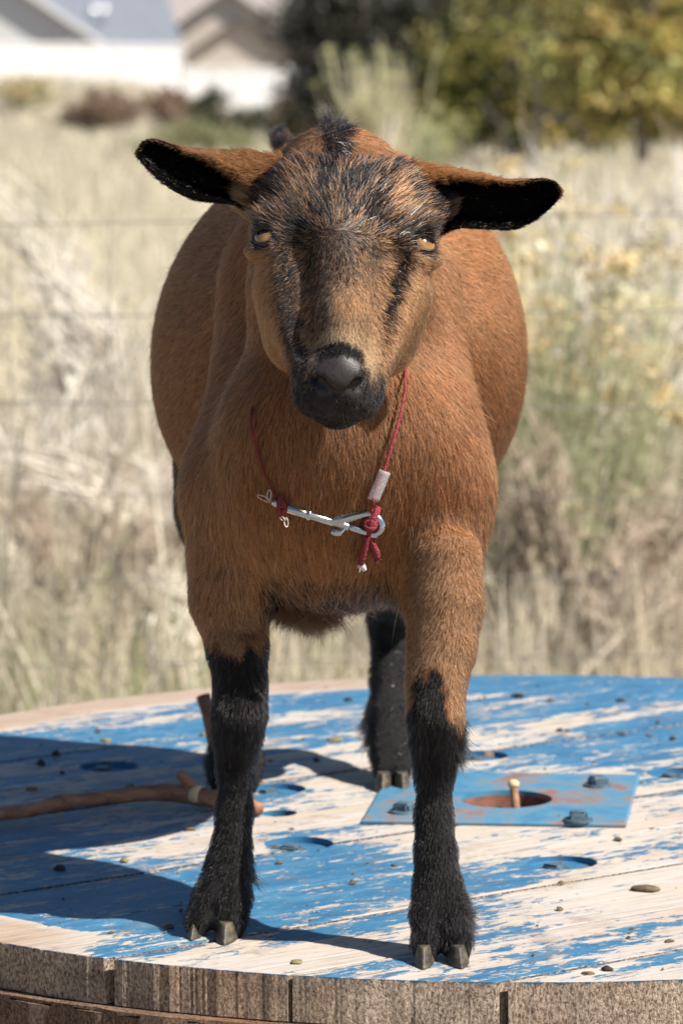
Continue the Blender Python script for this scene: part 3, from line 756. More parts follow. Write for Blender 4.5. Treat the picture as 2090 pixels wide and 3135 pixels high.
for i in range(len(seams) - 1):
    gp_ = [.0007, .0028, .0012, .0034, .0009, .0032, .0010, .0036, .0012, .0024, .0009, .0024, .0010, .0015, .001, .001]; ya, yb = seams[i] + gp_[i], seams[i + 1] - gp_[i + 1]
    pts = strip_poly(max(ya, -SR * 0.999), min(yb, SR * 0.999), SR, i * 1.7)
    bm = bmesh.new(); dz = 0.0008 * math.sin(i * 2.3)
    lo = [bm.verts.new((x, y, T - TH)) for x, y in pts]; hi = [bm.verts.new((x, y, T + (0 if abs(dz) < 0 else 0))) for x, y in pts]
    bm.faces.new(hi); bm.faces.new(lo[::-1]); n = len(pts)
    for k in range(n): bm.faces.new((lo[k], lo[(k + 1) % n], hi[(k + 1) % n], hi[k]))
    me = bm_mesh('plank', bm)
    o = bpy.data.objects.new('plank', me); C.objects.link(o); o.parent = spool
    me.materials.append(m_top); me.materials.append(m_rim)
    cut = []
    for hx, hy, hr, hd in holes:
        if ya - hr < hy < yb + hr:
            V, F = tubes(np.array([[[hx, hy, T - hd], [hx, hy, T], [hx, hy, T + .02]]]), np.full((1, 3), hr), 48, True)
            cm = mesh_np('cut', V, F, smooth=False); co = bpy.data.objects.new('cut', cm); C.objects.link(co); co.parent = spool; cut.append(co)
            md = o.modifiers.new('b', 'BOOLEAN'); md.object = co; md.operation = 'DIFFERENCE'; md.solver = 'EXACT'
    md = o.modifiers.new('v', 'BEVEL'); md.width = 0.0008; md.segments = 2; md.limit_method = 'ANGLE'; md.angle_limit = math.radians(55)
    bpy.context.view_layer.update()
    dg = bpy.context.evaluated_depsgraph_get()
    me2 = bpy.data.meshes.new_from_object(o.evaluated_get(dg)); o.modifiers.clear(); o.data = me2; me2.name = 'plank'
    for c in cut: bpy.data.objects.remove(c)
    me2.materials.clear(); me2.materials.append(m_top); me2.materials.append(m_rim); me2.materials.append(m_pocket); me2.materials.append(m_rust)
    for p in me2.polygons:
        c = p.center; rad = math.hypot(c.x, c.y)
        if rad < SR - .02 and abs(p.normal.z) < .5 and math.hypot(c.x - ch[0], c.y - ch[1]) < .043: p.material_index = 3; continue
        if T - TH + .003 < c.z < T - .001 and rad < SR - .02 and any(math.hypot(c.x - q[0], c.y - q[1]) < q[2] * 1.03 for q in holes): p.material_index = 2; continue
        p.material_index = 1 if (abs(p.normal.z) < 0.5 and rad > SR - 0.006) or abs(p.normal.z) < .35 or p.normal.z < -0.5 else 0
    a = me2.attributes.new('plank', 'FLOAT', 'POINT'); a.data.foreach_set('value', np.full(len(me2.vertices), (i * 0.618) % 1.0, np.float32))
# crosswise second layer, slightly proud, then drum and lower flange
def disc(name, R, z0, z1, mat, n=220, rag=0.0012, seed=1):
    bm = bmesh.new(); pts = []
    for k in range(n):
        a = 2 * math.pi * k / n; r = R + rag * (math.sin(a * 31 + seed) + math.sin(a * 83 + seed))
        pts.append((r * math.cos(a), r * math.sin(a)))
    lo = [bm.verts.new((x, y, z0)) for x, y in pts]; hi = [bm.verts.new((x, y, z1)) for x, y in pts]
    bm.faces.new(hi); bm.faces.new(lo[::-1])
    for k in range(n): bm.faces.new((lo[k], lo[(k + 1) % n], hi[(k + 1) % n], hi[k]))
    bmesh.ops.bevel(bm, geom=[e for e in bm.edges if abs(e.verts[0].co.z - e.verts[1].co.z) < 1e-6], offset=0.003, segments=2, affect='EDGES')
    return put(name, bm_mesh(name, bm), mat, spool, True)
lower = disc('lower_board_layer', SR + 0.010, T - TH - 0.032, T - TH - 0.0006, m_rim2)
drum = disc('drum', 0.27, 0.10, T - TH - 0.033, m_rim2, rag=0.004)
V, F = tubes(np.array([[[ch[0], ch[1], T - .22], [ch[0], ch[1], T - .1], [ch[0], ch[1], T + .02]]]), np.full((1, 3), .0395), 48, True)
cut = bpy.data.objects.new('cut', mesh_np('cut', V, F, smooth=False)); C.objects.link(cut); cut.parent = spool
for o in (lower, drum):
    md = o.modifiers.new('b', 'BOOLEAN'); md.object = cut; md.operation = 'DIFFERENCE'; md.solver = 'EXACT'
    bpy.context.view_layer.update(); me2 = bpy.data.meshes.new_from_object(o.evaluated_get(bpy.context.evaluated_depsgraph_get())); o.modifiers.clear(); o.data = me2
bpy.data.objects.remove(cut)
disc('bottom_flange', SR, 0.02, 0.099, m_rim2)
# steel plate with round hole and four square bolt heads
m_plate, nt, b = new_mat('blue_painted_steel', 0.5, 0.45)
tc = N_(nt, 'ShaderNodeTexCoord'); pn = noise(nt, tc.outputs['Object'], 16, 9, 0.72, 0.5)
nt.links.new(ramp(nt, pn, [(0.30, (0.04, 0.15, 0.28)), (0.47, (0.075, 0.22, 0.34)), (0.54, (0.19, 0.19, 0.21)), (0.62, (0.22, 0.12, 0.09))]), b.inputs['Base Color'])
nt.links.new(bump(nt, pn, 0.4, 0.001), b.inputs['Normal'])
PA = math.radians(-7) - PHI; pc = tol(0.1345, 3.523); PH = 0.108
plate = bpy.data.objects.new('steel_plate', None)
bpy.data.objects.remove(plate)
V = []; F = []; n = 64
def sq(a, h):
    c, s = math.cos(a), math.sin(a); k = h / max(abs(c), abs(s)); return c * k, s * k
hx, hy = ch[0] - pc[0], ch[1] - pc[1]
hl = (hx * math.cos(-PA) - hy * math.sin(-PA), hx * math.sin(-PA) + hy * math.cos(-PA))
zt = T + 0.0038; zb = T + 0.0008
for k in range(n):
    a = 2 * math.pi * k / n + math.pi / 4
    o_ = sq(a, PH); o2 = sq(a, PH - 0.0015); i_ = (hl[0] + 0.0385 * math.cos(a), hl[1] + 0.0385 * math.sin(a))
    for (x, y), z in ((o_, zb), (o_, zt - .0012), (o2, zt), (i_, zt), (i_, zt - 0.0042), ((i_[0], i_[1]), T - 0.10)):
        V.append((pc[0] + x * math.cos(PA) - y * math.sin(PA), pc[1] + x * math.sin(PA) + y * math.cos(PA), z))
for k in range(n):
    for j in range(4):
        a = k * 6 + j; c = ((k + 1) % n) * 6 + j; F.append((a, c, c + 1, a + 1))
pl = put('steel_plate', mesh_np('steel_plate', V, F, smooth=False), m_plate, spool, True)
F2 = [(k * 6 + 4, ((k + 1) % n) * 6 + 4, ((k + 1) % n) * 6 + 5, k * 6 + 5) for k in range(n)]
Vt = np.array(V).reshape(n, 6, 3)[:, 4:6]; 
Fi = [(k * 2, ((k + 1) % n) * 2, ((k + 1) % n) * 2 + 1, k * 2 + 1) for k in range(n)]
put('hub_tube', mesh_np('hub_tube', Vt.reshape(-1, 3), Fi), m_rust, spool, True)
def square_head(parent, x, y, z, s, h, mat, rot, mate=None):
    bm = bmesh.new(); r = bmesh.ops.create_cube(bm, size=1.0)
    bmesh.ops.scale(bm, vec=(s, s, h), verts=bm.verts); bmesh.ops.bevel(bm, geom=bm.edges[:], offset=s * 0.12, segments=2, affect='EDGES')
    bmesh.ops.rotate(bm, cent=(0, 0, 0), matrix=Matrix.Rotation(rot, 3, 'Z'), verts=bm.verts)
    for v in bm.verts: v.co += Vector((random.gauss(0, .0003), random.gauss(0, .0003), random.gauss(0, .0003)))
    bmesh.ops.translate(bm, vec=(x, y, z + h / 2), verts=bm.verts)
    # washer
    c = bmesh.ops.create_cone(bm, cap_ends=True, segments=20, radius1=s * 0.85, radius2=s * 0.82, depth=0.002)
    bmesh.ops.translate(bm, vec=(x, y, z + 0.0011), verts=c['verts'])
    return put('bolt_head', bm_mesh('bolt_head', bm), mat, parent, True)
m_bolt = plain('blue_rusty_bolt', (0.075, 0.12, 0.16), 0.6, 0.4, 0.1, var=0.6, scale=120, bmp=0.0006)
for px, py in ((927, 1873), (1373, 1812), (1327, 1893), (985, 1795)):
    p = tol(*wt(px, py + 4)[:2]); square_head(pl, p[0], p[1], zt, 0.0145, 0.0085, m_bolt, random.uniform(0, 1.5))
for (p, r) in recess:
    square_head(spool, p[0] - 0.009, p[1] - 0.002, T - 0.0054, 0.015, 0.006, m_bolt, random.uniform(0, 1.5))

# ------------------------------------------------------------------ sticks and dirt lying on the spool
def bark_stick(name, a, c):
    m, nt, b = new_mat(name, 0.6, 0.35)
    tc = N_(nt, 'ShaderNodeTexCoord'); n1 = noise(nt, mapping(nt, tc.outputs['Object'], sc=(10, 40, 40)), 3, 6, 0.7)
    nt.links.new(ramp(nt, n1, [(0.35, a), (0.6, c), (0.75, tuple(x * 1.5 for x in c))]), b.inputs['Base Color'])
    nt.links.new(bump(nt, n1, 0.7, 0.0015), b.inputs['Normal']); return m
m_st = bark_stick('reddish_bark', (0.18, 0.075, 0.045), (0.38, 0.19, 0.11)); m_cut = plain('bare_stick_wood', (0.62, 0.45, 0.27), 0.7, var=0.2, scale=50)
def on(px, py, h): p = wt(px, py + 0); return np.array([p[0], p[1], T + h])
sp = spline([on(-150, 1935, 0.012), on(0, 1898, 0.010), on(60, 1890, 0.0095), on(125, 1880, 0.012), on(150, 1875, 0.012), on(215, 1868, 0.012), on(300, 1860, 0.0125), on(370, 1856, 0.013), on(430, 1858, 0.012), on(490, 1864, 0.0105), on(560, 1872, 0.008), on(598, 1876, 0.006)], 60)
rr = np.interp(np.arange(60), [0, 14, 20, 24, 32, 44, 50, 59], [.0058, .0058, .0076, .0058, .0064, .0084, .0076, .0055]); rr = rr * (1 + 0.05 * np.sin(np.arange(60) * 1.7))
V, F = tubes(sp[None], rr[None], 12)
st = thing('stick', tuple(sp[0]), 'long crooked reddish stick lying across the left of the spool behind the goat\'s leg', 'stick')
put('bark', mesh_np('bark', V, F), m_st, st)
kb = sp[44]
V, F = tubes(np.array([spline([kb, kb + [-0.004, -0.002, 0.012], kb + [-0.012, -0.001, 0.019]], 8)]), np.linspace(.006, .0038, 8)[None], 10)
put('knob', mesh_np('knob', V, F), m_st, st)
V, F = tubes(np.array([sp[44:47] + [0, -0.0012, 0.0012]]), np.array([[.0076, .0087, .0076]]), 12)
put('bare_patch', mesh_np('bare_patch', V, F), m_cut, st)
a = wp(497, 1780, 3.72); a[2] = T + 0.004; e = wp(466, 1598, 3.74)
V, F = tubes(np.array([spline([a, (a + e) / 2 + [0.002, 0, 0], e], 10)]), np.linspace(.0072, .0062, 10)[None] * np.array([1, 1.05, .95, 1, 1, 1.05, 1, .97, 1, 1.02]), 10)
tag(put('stick', mesh_np('stick', V, F), m_st), 'short dark stick standing up behind the goat\'s left-hand front leg', 'stick')
a = wt(1192, 1868); a[2] = T - 0.03; a[1] -= .002; e = wp(1179, 1800, a[1] + .012)
st = thing('stick', tuple(a), 'thin reddish twig standing in the round hole of the steel plate', 'stick')
V, F = tubes(np.array([spline([a, (a * .5 + e * .5), e], 10)]), np.linspace(.0042, .0034, 10)[None], 10)
put('bark', mesh_np('bark', V, F), m_st, st)
V, F = tubes(np.array([[e + [0, 0, -.003], e + [0, 0, .0005], e + [.0003, 0, .003]]]), np.array([[.0046, .0052, .0025]]), 8)
put('broken_end', mesh_np('broken_end', V, F), m_cut, st)
# small clods and chips
m_clod = plain('dirt_clod', (0.13, 0.095, 0.06), 0.95, 0.1, var=0.5, scale=150, bmp=0.001); m_dark = plain('dark_pellet', (0.035, 0.028, 0.025), 0.7, 0.3, var=0.4, scale=150, bmp=0.001)
m_olive = plain('dry_dung', (0.20, 0.165, 0.085), 0.95, 0.1, var=0.5, scale=150, bmp=0.001)
def clod(p, s, fl, mat, name, label=None, cat=None, group=None):
    bm = bmesh.new(); bmesh.ops.create_icosphere(bm, subdivisions=3, radius=1.0)
    sd = random.uniform(0, 99); VV = np.array([v.co[:] for v in bm.verts])
    d = 0.65 + 0.7 * vnoise(VV + sd, 1.4, 5) * (0.7 + 0.6 * vnoise(VV + sd, 3.7, 6))
    VV = VV * d[:, None] * np.array([s, s * random.uniform(0.6, 1), s * fl]); VV[:, 2] = np.maximum(VV[:, 2], -s * fl * 0.4)
    a = random.uniform(0, 3.1); c_, s_ = math.cos(a), math.sin(a)
    for v, q in zip(bm.verts, VV): v.co = (q[0] * c_ - q[1] * s_, q[0] * s_ + q[1] * c_, q[2])
    o = put(name, bm_mesh(name, bm, True), mat); o.location = (p[0], p[1], p[2] + s * fl * 0.38)
    if label: tag(o, label, cat, group)
    return o
for px, py, s, fl, mt, nm, lb in (
    (128, 1735, .0085, .7, m_dark, 'dropping', 'black dropping alone near the back left of the spool, in the shade\'s upper edge'),
    (94, 1757, .0085, .7, m_dark, 'dropping', 'dark dropping in the shade just below and left of the blackest one'),
    (143, 1777, .0050, .6, m_dark, 'dropping', 'tiny dark dropping in the shade above the stick at the far left'),
    (75, 1815, .0105, .35, m_rust, 'wood_chip', 'reddish flat chip lying in the blue shade at the left'),
    (298, 1811, .0120, .45, m_olive, 'clod', 'olive brown clod just above the stick at the left'),
    (285, 1980, .0085, .5, m_olive, 'clod', 'small olive clod on the bare wood below the stick'),
    (137, 1997, .0125, .35, m_dark, 'bark_chip', 'dark bark chip on the shaded planks at the left'),
    (437, 1908, .0085, .4, m_clod, 'clod', 'brown clod just left of the front leg below the stick'),
    (388, 2131, .0080, .35, m_clod, 'clod', 'dark flat clod left of the left-hand front hoof'),
    (680, 2213, .0090, .35, m_olive, 'clod', 'grey-olive clod near the front rim between the two front hooves'),
    (1482, 2047, .0170, .40, m_clod, 'clod', 'large flat brown clod on the blue planks at the right'),
    (1290, 1886, .0080, .7, m_olive, 'clod', 'yellow-green clod beside the dark bolt on the steel plate'),
    (1395, 2230, .0070, .6, m_dark, 'clod', 'small grey clod at the right close to the front rim'),
    (1350, 2238, .0080, .3, m_clod, 'bark_chip', 'brown chip at the right close to the front rim'),
    (1545, 1700, .0060, .7, m_dark, 'dropping', 'dark dropping below the long seam at the right edge'),
    (1285, 1680, .0060, .6, m_dark, 'dropping', 'small dark dropping above the seam at the back right'),
    (1190, 1602, .0110, .5, m_dark, 'dropping', 'dark dropping near the back rim right of the goat'),
    (1425, 1612, .0085, .4, m_dark, 'dropping', 'flat dark dropping near the back rim at the right'),
    (1285, 2092, .0060, .6, m_clod, 'clod', 'tiny brown clod on the planks right of the right-hand front hoof'),
    (1537, 2165, .0065, .5, m_clod, 'clod', 'tiny brown clod near the right edge of the front planks'),
    (640, 1985, .0060, .5, m_clod, 'clod', 'little brown clod below the recess right of the left-hand front leg'),
    (905, 1990, .0050, .5, m_clod, 'clod', 'little brown clod just left of the right-hand front leg'),
    (244, 1703, .0110, .35, m_olive, 'clod', 'pale brown clod on the back left planks'),
    (520 - 50, 1690, .0080, .5, m_olive, 'clod', 'olive clod left of the left-hand front leg near the upright stick'),
    (768, 1702, .0120, .35, m_olive, 'clod', 'pale brown clod on the bare wood between the legs'),
    (800, 1610, .0080, .5, m_dark, 'dropping', 'dark dropping near the back rim between the legs')):
    clod(wt(px, py), s * .55, fl * 1.0, mt, nm, lb, nm.replace('_', ' '))
# loose crumbs: nobody could count them
parts = []
for i in range(240):
    a = rng.uniform(0, 2 * math.pi); r = SR * 0.97 * math.sqrt(rng.random()); s = float(np.clip(rng.lognormal(-6.6, 0.45), .0005, .0035))
    p = np.array([SX + r * math.cos(a), SY + r * math.sin(a), T + s * 0.5])
    oc = np.array([[1, 0, 0], [-1, 0, 0], [0, 1, 0], [0, -1, 0], [0, 0, .7], [0, 0, -.5]]) * s * rng.uniform(0.6, 1.4, (6, 1))
    th = rng.uniform(0, 3); R = np.array([[math.cos(th), -math.sin(th), 0], [math.sin(th), math.cos(th), 0], [0, 0, 1]])
    st_ = np.array([rng.uniform(1, 2.4), 1, 1])
    V = (oc * st_) @ R.T + p
    F = np.array([[0, 2, 4], [2, 1, 4], [1, 3, 4], [3, 0, 4], [2, 0, 5], [1, 2, 5], [3, 1, 5], [0, 3, 5]])
    parts.append((V, F))
V, F, _ = join_np(parts)
tag(put('dirt_crumbs', mesh_np('dirt_crumbs', V, F, smooth=False), m_clod), 'fine crumbs of dirt and bark scattered over the spool top', 'dirt', kind='stuff')
# ------------------------------------------------------------------ goat: signed distance field -> one continuous body mesh
def unit(v): v = np.asarray(v, float); return v / np.linalg.norm(v)
mpx = lambda Y: Y / FPX
# head frame: X to the goat's left (photo right), A down the face towards the nose, Nn out of the face
E0 = wp(791, 556, 2.905)
roll = math.radians(-3.0)
tilt = math.radians(35)
A0 = np.array([0, -math.sin(tilt), -math.cos(tilt)]); N0 = np.array([0, -math.cos(tilt), math.sin(tilt)]); X0 = np.array([1.0, 0, 0])
def rotY(v, a):
    c, s = math.cos(a), math.sin(a); return np.array([v[0] * c - v[2] * s, v[1], v[0] * s + v[2] * c])
HX, HA, HN = rotY(X0, roll), rotY(A0, roll), rotY(N0, roll)
HR = np.stack([HX, HA, HN])            # rows
def H(x, t, n): return E0 + (HX * x + HA * t + HN * n) * 0.001
def hloc(P): return (P - E0) @ HR.T * 1000.0

prims = []      # (group, op, kind, data, k)
def ell(grp, c, r, k=0.02, R=None, op='add'): prims.append((grp, op, 'e', (np.array(c, float), np.array(r, float), R), k))
def cone(grp, a, b, r1, r2, k=0.015, op='add', flat=None): prims.append((grp, op, 'c', (np.array(a, float), np.array(b, float), r1, r2, flat), k))
def chain(grp, pts, k=0.012):
    for (a, ra), (b, rb) in zip(pts[:-1], pts[1:]): cone(grp, a, b, ra, rb, k)
def hell(x, t, n, rx, rt, rn, k=0.008, op='add', sym=True, ang=0.0):
    for s in ((1, -1) if (sym and x) else (1,)):
        ca, sa = math.cos(ang), math.sin(ang)     # ang rotates in the (t,n) plane
        R = np.stack([HX, HA * ca + HN * sa, -HA * sa + HN * ca])
        ell('h', H(s * x, t, n), (rx * .001, rt * .001, rn * .001), k, R, op)
def hcone(p, q, r1, r2, k=0.008, op='add', sym=True):
    for s in ((1, -1) if (sym and (p[0] or q[0])) else (1,)):
        cone('h', H(s * p[0], p[1], p[2]), H(s * q[0], q[1], q[2]), r1 * .001, r2 * .001, k, op)

# trunk
ell('b', wp(779, 815, 3.40), (.148, .215, .153), .022)
ell('b', wp(796, 700, 3.41), (.117, .21, .125), .03)
ell('b', wp(770, 910, 3.40), (.128, .185, .110), .03)
ell('b', wp(765, 690, 3.57), (.105, .11, .125), .04)
ell('b', wp(775, 1075, 3.085), (.079, .10, .080), .03)          # brisket
ell('b', wp(770, 1215, 3.095), (.060, .062, .040), .02)
ell('b', wp(700, 1310, 3.10), (.022, .03, .022), .022)
cone('b', wp(700, 1320, 3.09), wp(712, 1385, 3.085), .018, .006, .012)
ell('b', wp(760, 575, 3.20), (.062, .12, .078), .04)           # withers
cone('b', wp(775, 1130, 3.075), wp(783, 640, 3.06), .082, .056, .03)  # neck
cone('b', wp(775, 640, 3.07), wp(775, 452, 3.11), .058, .051, .03)
cone('b', wp(700, 440, 3.65), wp(640, 318, 3.70), .014, .008, .02)
cone('b', wp(690, 1000, 3.05), wp(880, 1000, 3.05), .055, .055, .03)
# shoulders
for px, yy, r in ((545, 3.10, .031), (1000, 3.05, .034)):
    s = 1 if px > 784 else -1
    cone('b', wp(px, 1330, yy - .015), wp(px - s * 25, 1130, yy + .01), .031, .040, .025)
    cone('b', wp(px - s * 25, 1130, yy + .01), wp(784 + s * 130, 660, yy + .10), .040, .045, .04)
# front legs: (photo x, photo y, depth, radius in px)
def leg(pts, k=0.010):
    chain('l', [(wp(x, y, Y), r * mpx(Y)) for x, y, Y, r in pts], k)
YL, YR = 3.035, 2.952
leg([(528, 1300, YL + .055, 88), (528, 1385, YL + .045, 82), (545, 1490, YL + .03, 64), (552, 1570, YL + .018, 53), (549, 1640, YL + .008, 55), (545, 1700, YL + .012, 47), (541, 1765, YL + .018, 37), (538, 1870, YL + .018, 36), (531, 1950, YL + .014, 40), (524, 2010, YL + .010, 46)])
leg([(512, 1990, YL + .010, 36), (480, 2060, YL + .000, 33), (455, 2118, YL - .008, 28), (446, 2146, YL - .014, 20)], .007); leg([(534, 1990, YL + .010, 38), (535, 2065, YL - .002, 39), (530, 2125, YL - .012, 34), (522, 2154, YL - .019, 23)], .007)
leg([(1016, 1290, YR + .055, 88), (1020, 1390, YR + .045, 84), (1014, 1490, YR + .032, 72), (1001, 1570, YR + .02, 62), (1000, 1650, YR + .010, 57), (1001, 1710, YR + .014, 51), (997, 1775, YR + .018, 39), (996, 1880, YR + .018, 37), (1000, 1960, YR + .014, 42), (1006, 2040, YR + .010, 48)])
leg([(990, 2030, YR + .010, 38), (981, 2100, YR + .000, 35), (977, 2175, YR - .010, 29), (975, 2208, YR - .016, 21)], .007); leg([(1020, 2030, YR + .010, 38), (1038, 2100, YR + .000, 37), (1050, 2172, YR - .010, 32), (1054, 2206, YR - .017, 23)], .007)
# hind legs
YHR, YHL = 3.59, 3.55
cone('b', wp(935, 900, 3.58), wp(945, 1180, 3.58), .078, .055, .03); cone('b', wp(610, 900, 3.58), wp(570, 1160, 3.58), .080, .062, .03)
leg([(945, 1180, 3.58, 125), (915, 1340, 3.66, 78), (900, 1430, 3.70, 52), (897, 1560, 3.67, 44), (893, 1650, 3.635, 47), (893, 1690, 3.62, 44)])
leg([(885, 1690, 3.62, 30), (882, 1730, 3.605, 30), (882, 1775, 3.590, 27)]); leg([(905, 1690, 3.62, 30), (918, 1730, 3.605, 30), (920, 1775, 3.590, 27)])
leg([(568, 1160, 3.58, 132), (545, 1340, 3.64, 80), (540, 1440, 3.67, 50), (540, 1570, 3.64, 42), (540, 1680, 3.60, 46), (540, 1710, 3.585, 46)])
leg([(535, 1710, 3.585, 38), (515, 1750, 3.57, 40), (512, 1800, 3.555, 36)]); leg([(545, 1710, 3.585, 38), (560, 1750, 3.57, 40), (562, 1800, 3.555, 36)])
for a_, b_, r_ in (((493, 2040, YL - .02), (487, 2150, YL - .03), .0036), ((1013, 2075, YR - .02), (1013, 2200, YR - .03), .0036)):
    cone('b', wp(*a_), wp(*b_), r_ * .6, r_, .004, 'sub')
nbody = len(prims)
# head
hell(0, -30, -28, 55, 38, 45, .010)
hell(30, -38, -4, 25, 28, 22, .012)                     # frontal bosses
hell(0, -12, -4, 38, 40, 26, .014)
hcone((0, 0, 5), (0, 60, 8), 21, 15.5, .010)              # nasal bridge
hcone((0, 60, 8), (0, 100, 6), 15.5, 12.5, .010)
hell(46, -6, -6, 17, 20, 17, .010)                      # orbits
hcone((38, -20, 6), (56, -12, 9), 8, 6.0, .007)          # brow ridges
hcone((46, 9, 2), (60, 7, -4), 6.5, 6, .006)          # below the eye
hcone((32, 24, -22), (14, 102, -12), 28, 15.5, .012)      # cheeks to muzzle
hell(35, 30, -46, 20, 40, 30, .014)                     # jaw muscle
hcone((24, 34, -58), (7, 110, -31), 22, 12, .012)     # mandible
hell(0, 104, -13, 23, 20, 21, .010)
hell(10, 106, 5, 9, 13, 9, .006)                      # wings of the nose
hell(0, 104, 8, 11, 15, 8, .005)
hell(11, 118, -11, 12, 11, 13, .006)              # upper lip halves
hell(0, 115, -27, 12.5, 12, 10, .006)                     # chin
hell(20, 103, -21, 9, 18, 12, .008)
hell(0, 112, -34, 9, 10, 7, .006)
hcone((46, -43, -24), (64, -50, -27), 20, 13, .014)     # ear bases
hell(0, -55, -32, 38, 22, 34, .016)
hell(0, -40, -75, 40, 40, 40, .03)
# carving: nostrils, philtrum, mouth, eye sockets
hcone((3.5, 121, 4), (11.5, 115.5, 8), 1.9, 3.9, .002, 'sub')
hcone((11.5, 115.5, 8), (18.5, 108, 6), 3.9, 2.0, .002, 'sub')
hcone((33, 15, 9), (27, 85, 4), 5, 4, .012, 'sub')
hcone((0, 120, 6), (0, 131.5, -7), 1.7, 1.6, .002, 'sub')
hcone((0, 130.5, -15), (15, 126, -20), 1.9, 1.9, .003, 'sub'); hcone((15, 126, -20), (26, 110, -27), 1.9, 1.6, .003, 'sub')
EYC = (50.5, 0.0, -2.5)
hell(56.0, 1.6, 7.5, 7.8, 5.2, 8.0, .0015, 'sub')

def sdf_prim(p, P):
    grp, op, kind, data, k = p
    if kind == 'e':
        c, r, R = data; q = P - c
        if R is not None: q = q @ R.T.astype(q.dtype)
        k0 = np.linalg.norm(q / r, axis=-1); k1 = np.linalg.norm(q / (r * r), axis=-1)
        return k0 * (k0 - 1.0) / np.maximum(k1, 1e-6)
    a, b, r1, r2, fl = data; ba = b - a; q = P - a
    t = np.clip((q @ ba) / (ba @ ba), 0, 1)
    return np.linalg.norm(q - t[..., None] * ba, axis=-1) - (r1 + (r2 - r1) * t)
def prim_box(p):
    grp, op, kind, data, k = p
    if kind == 'e':
        c, r, R = data; m = max(r) if R is not None else r
        return c - m - k, c + m + k
    a, b, r1, r2, fl = data; m = max(r1, r2)
    return np.minimum(a, b) - m - k, np.maximum(a, b) + m + k
def smin(a, b, k):
    h = np.maximum(k - np.abs(a - b), 0) / k
    return np.minimum(a, b) - h * h * k * 0.25
def sdf_points(P, plist):
    d = np.full(len(P), 1.0)
    for p in plist:
        v = sdf_prim(p, P)
        d = smin(d, v, p[4]) if p[1] == 'add' else -smin(-d, v, p[4])
    return d
# rectilinear grid, fine round the head and lower legs' width
def axis(segs):
    out = [segs[0][0]]
    for a, b, h in segs:
        n = max(1, int(round((b - a) / h))); out += list(np.linspace(a, b, n + 1)[1:])
    return np.array(out)
hc = E0
gx = axis([(-.19, -.078, .0042), (-.078, .078, .0019), (.078, .19, .0042)])
gy = axis([(2.72, 2.985, .0021), (2.985, 3.10, .0036), (3.10, 3.80, .0060)])
gz = axis([(T - .01, T + .06, .0035), (T + .06, T + .375, .0048), (T + .375, T + .59, .0021), (T + .59, T + .63, .004)])
D = np.full((len(gx), len(gy), len(gz)), 1.0, np.float32)
for p in prims:
    lo, hi = prim_box(p)
    i0, j0, k0 = [max(0, np.searchsorted(g_, v) - 2) for g_, v in zip((gx, gy, gz), lo - .006)]
    i1, j1, k1 = [min(len(g_), np.searchsorted(g_, v) + 2) for g_, v in zip((gx, gy, gz), hi + .006)]
    if i1 <= i0 or j1 <= j0 or k1 <= k0: continue
    G = np.stack(np.meshgrid(gx[i0:i1], gy[j0:j1], gz[k0:k1], indexing='ij'), -1).astype(np.float32)
    v = sdf_prim(p, G).astype(np.float32); sub = D[i0:i1, j0:j1, k0:k1]
    D[i0:i1, j0:j1, k0:k1] = smin(sub, v, p[4]) if p[1] == 'add' else -smin(-sub, v, p[4])
def surface_net(D, gx, gy, gz):
    nx, ny, nz = D.shape
    ins = D < 0
    cell = np.zeros((nx - 1, ny - 1, nz - 1), np.int8)
    for a in (0, 1):
        for b in (0, 1):
            for c in (0, 1): cell += ins[a:nx - 1 + a, b:ny - 1 + b, c:nz - 1 + c]
    act = (cell > 0) & (cell < 8)
    ci, cj, ck = np.nonzero(act)
    idx = -np.ones(act.shape, np.int32); idx[ci, cj, ck] = np.arange(len(ci))
    acc = np.zeros((len(ci), 3)); cnt = np.zeros(len(ci))
    corners = [(a, b, c) for a in (0, 1) for b in (0, 1) for c in (0, 1)]
    def cp(o): return np.stack([gx[ci + o[0]], gy[cj + o[1]], gz[ck + o[2]]], -1), D[ci + o[0], cj + o[1], ck + o[2]].astype(float)
    for o in corners:
        for ax in range(3):
            if o[ax]: continue
            o2 = list(o); o2[ax] = 1
            p0, d0 = cp(o); p1, d1 = cp(o2)
            m = (d0 < 0) != (d1 < 0); t = np.where(m, d0 / np.where(m, d0 - d1, 1), 0)
            acc += np.where(m[:, None], p0 + (p1 - p0) * t[:, None], 0); cnt += m
    V = acc / cnt[:, None]
    F = []
    def add(mask, q):
        i, j, k = np.nonzero(mask[0]); s = mask[1][i, j, k]
        ids = [idx[i + o[0], j + o[1], k + o[2]] for o in q]
        f = np.stack(ids, -1); f[s] = f[s][:, ::-1]; F.append(f)
    # x edges
    e = ins[:-1, 1:-1, 1:-1] != ins[1:, 1:-1, 1:-1]; s = ~ins[:-1, 1:-1, 1:-1]
    add((e, s), [(0, 0, 0), (0, 1, 0), (0, 1, 1), (0, 0, 1)])
    e = ins[1:-1, :-1, 1:-1] != ins[1:-1, 1:, 1:-1]; s = ~ins[1:-1, :-1, 1:-1]
    add((e, s), [(0, 0, 0), (0, 0, 1), (1, 0, 1), (1, 0, 0)])
    e = ins[1:-1, 1:-1, :-1] != ins[1:-1, 1:-1, 1:]; s = ~ins[1:-1, 1:-1, :-1]
    add((e, s), [(0, 0, 0), (1, 0, 0), (1, 1, 0), (0, 1, 0)])
    return V, np.concatenate(F)
GV_, GF_ = surface_net(D, gx, gy, gz)
m_ = (GF_ >= 0).all(axis=1); GF_ = GF_[m_]
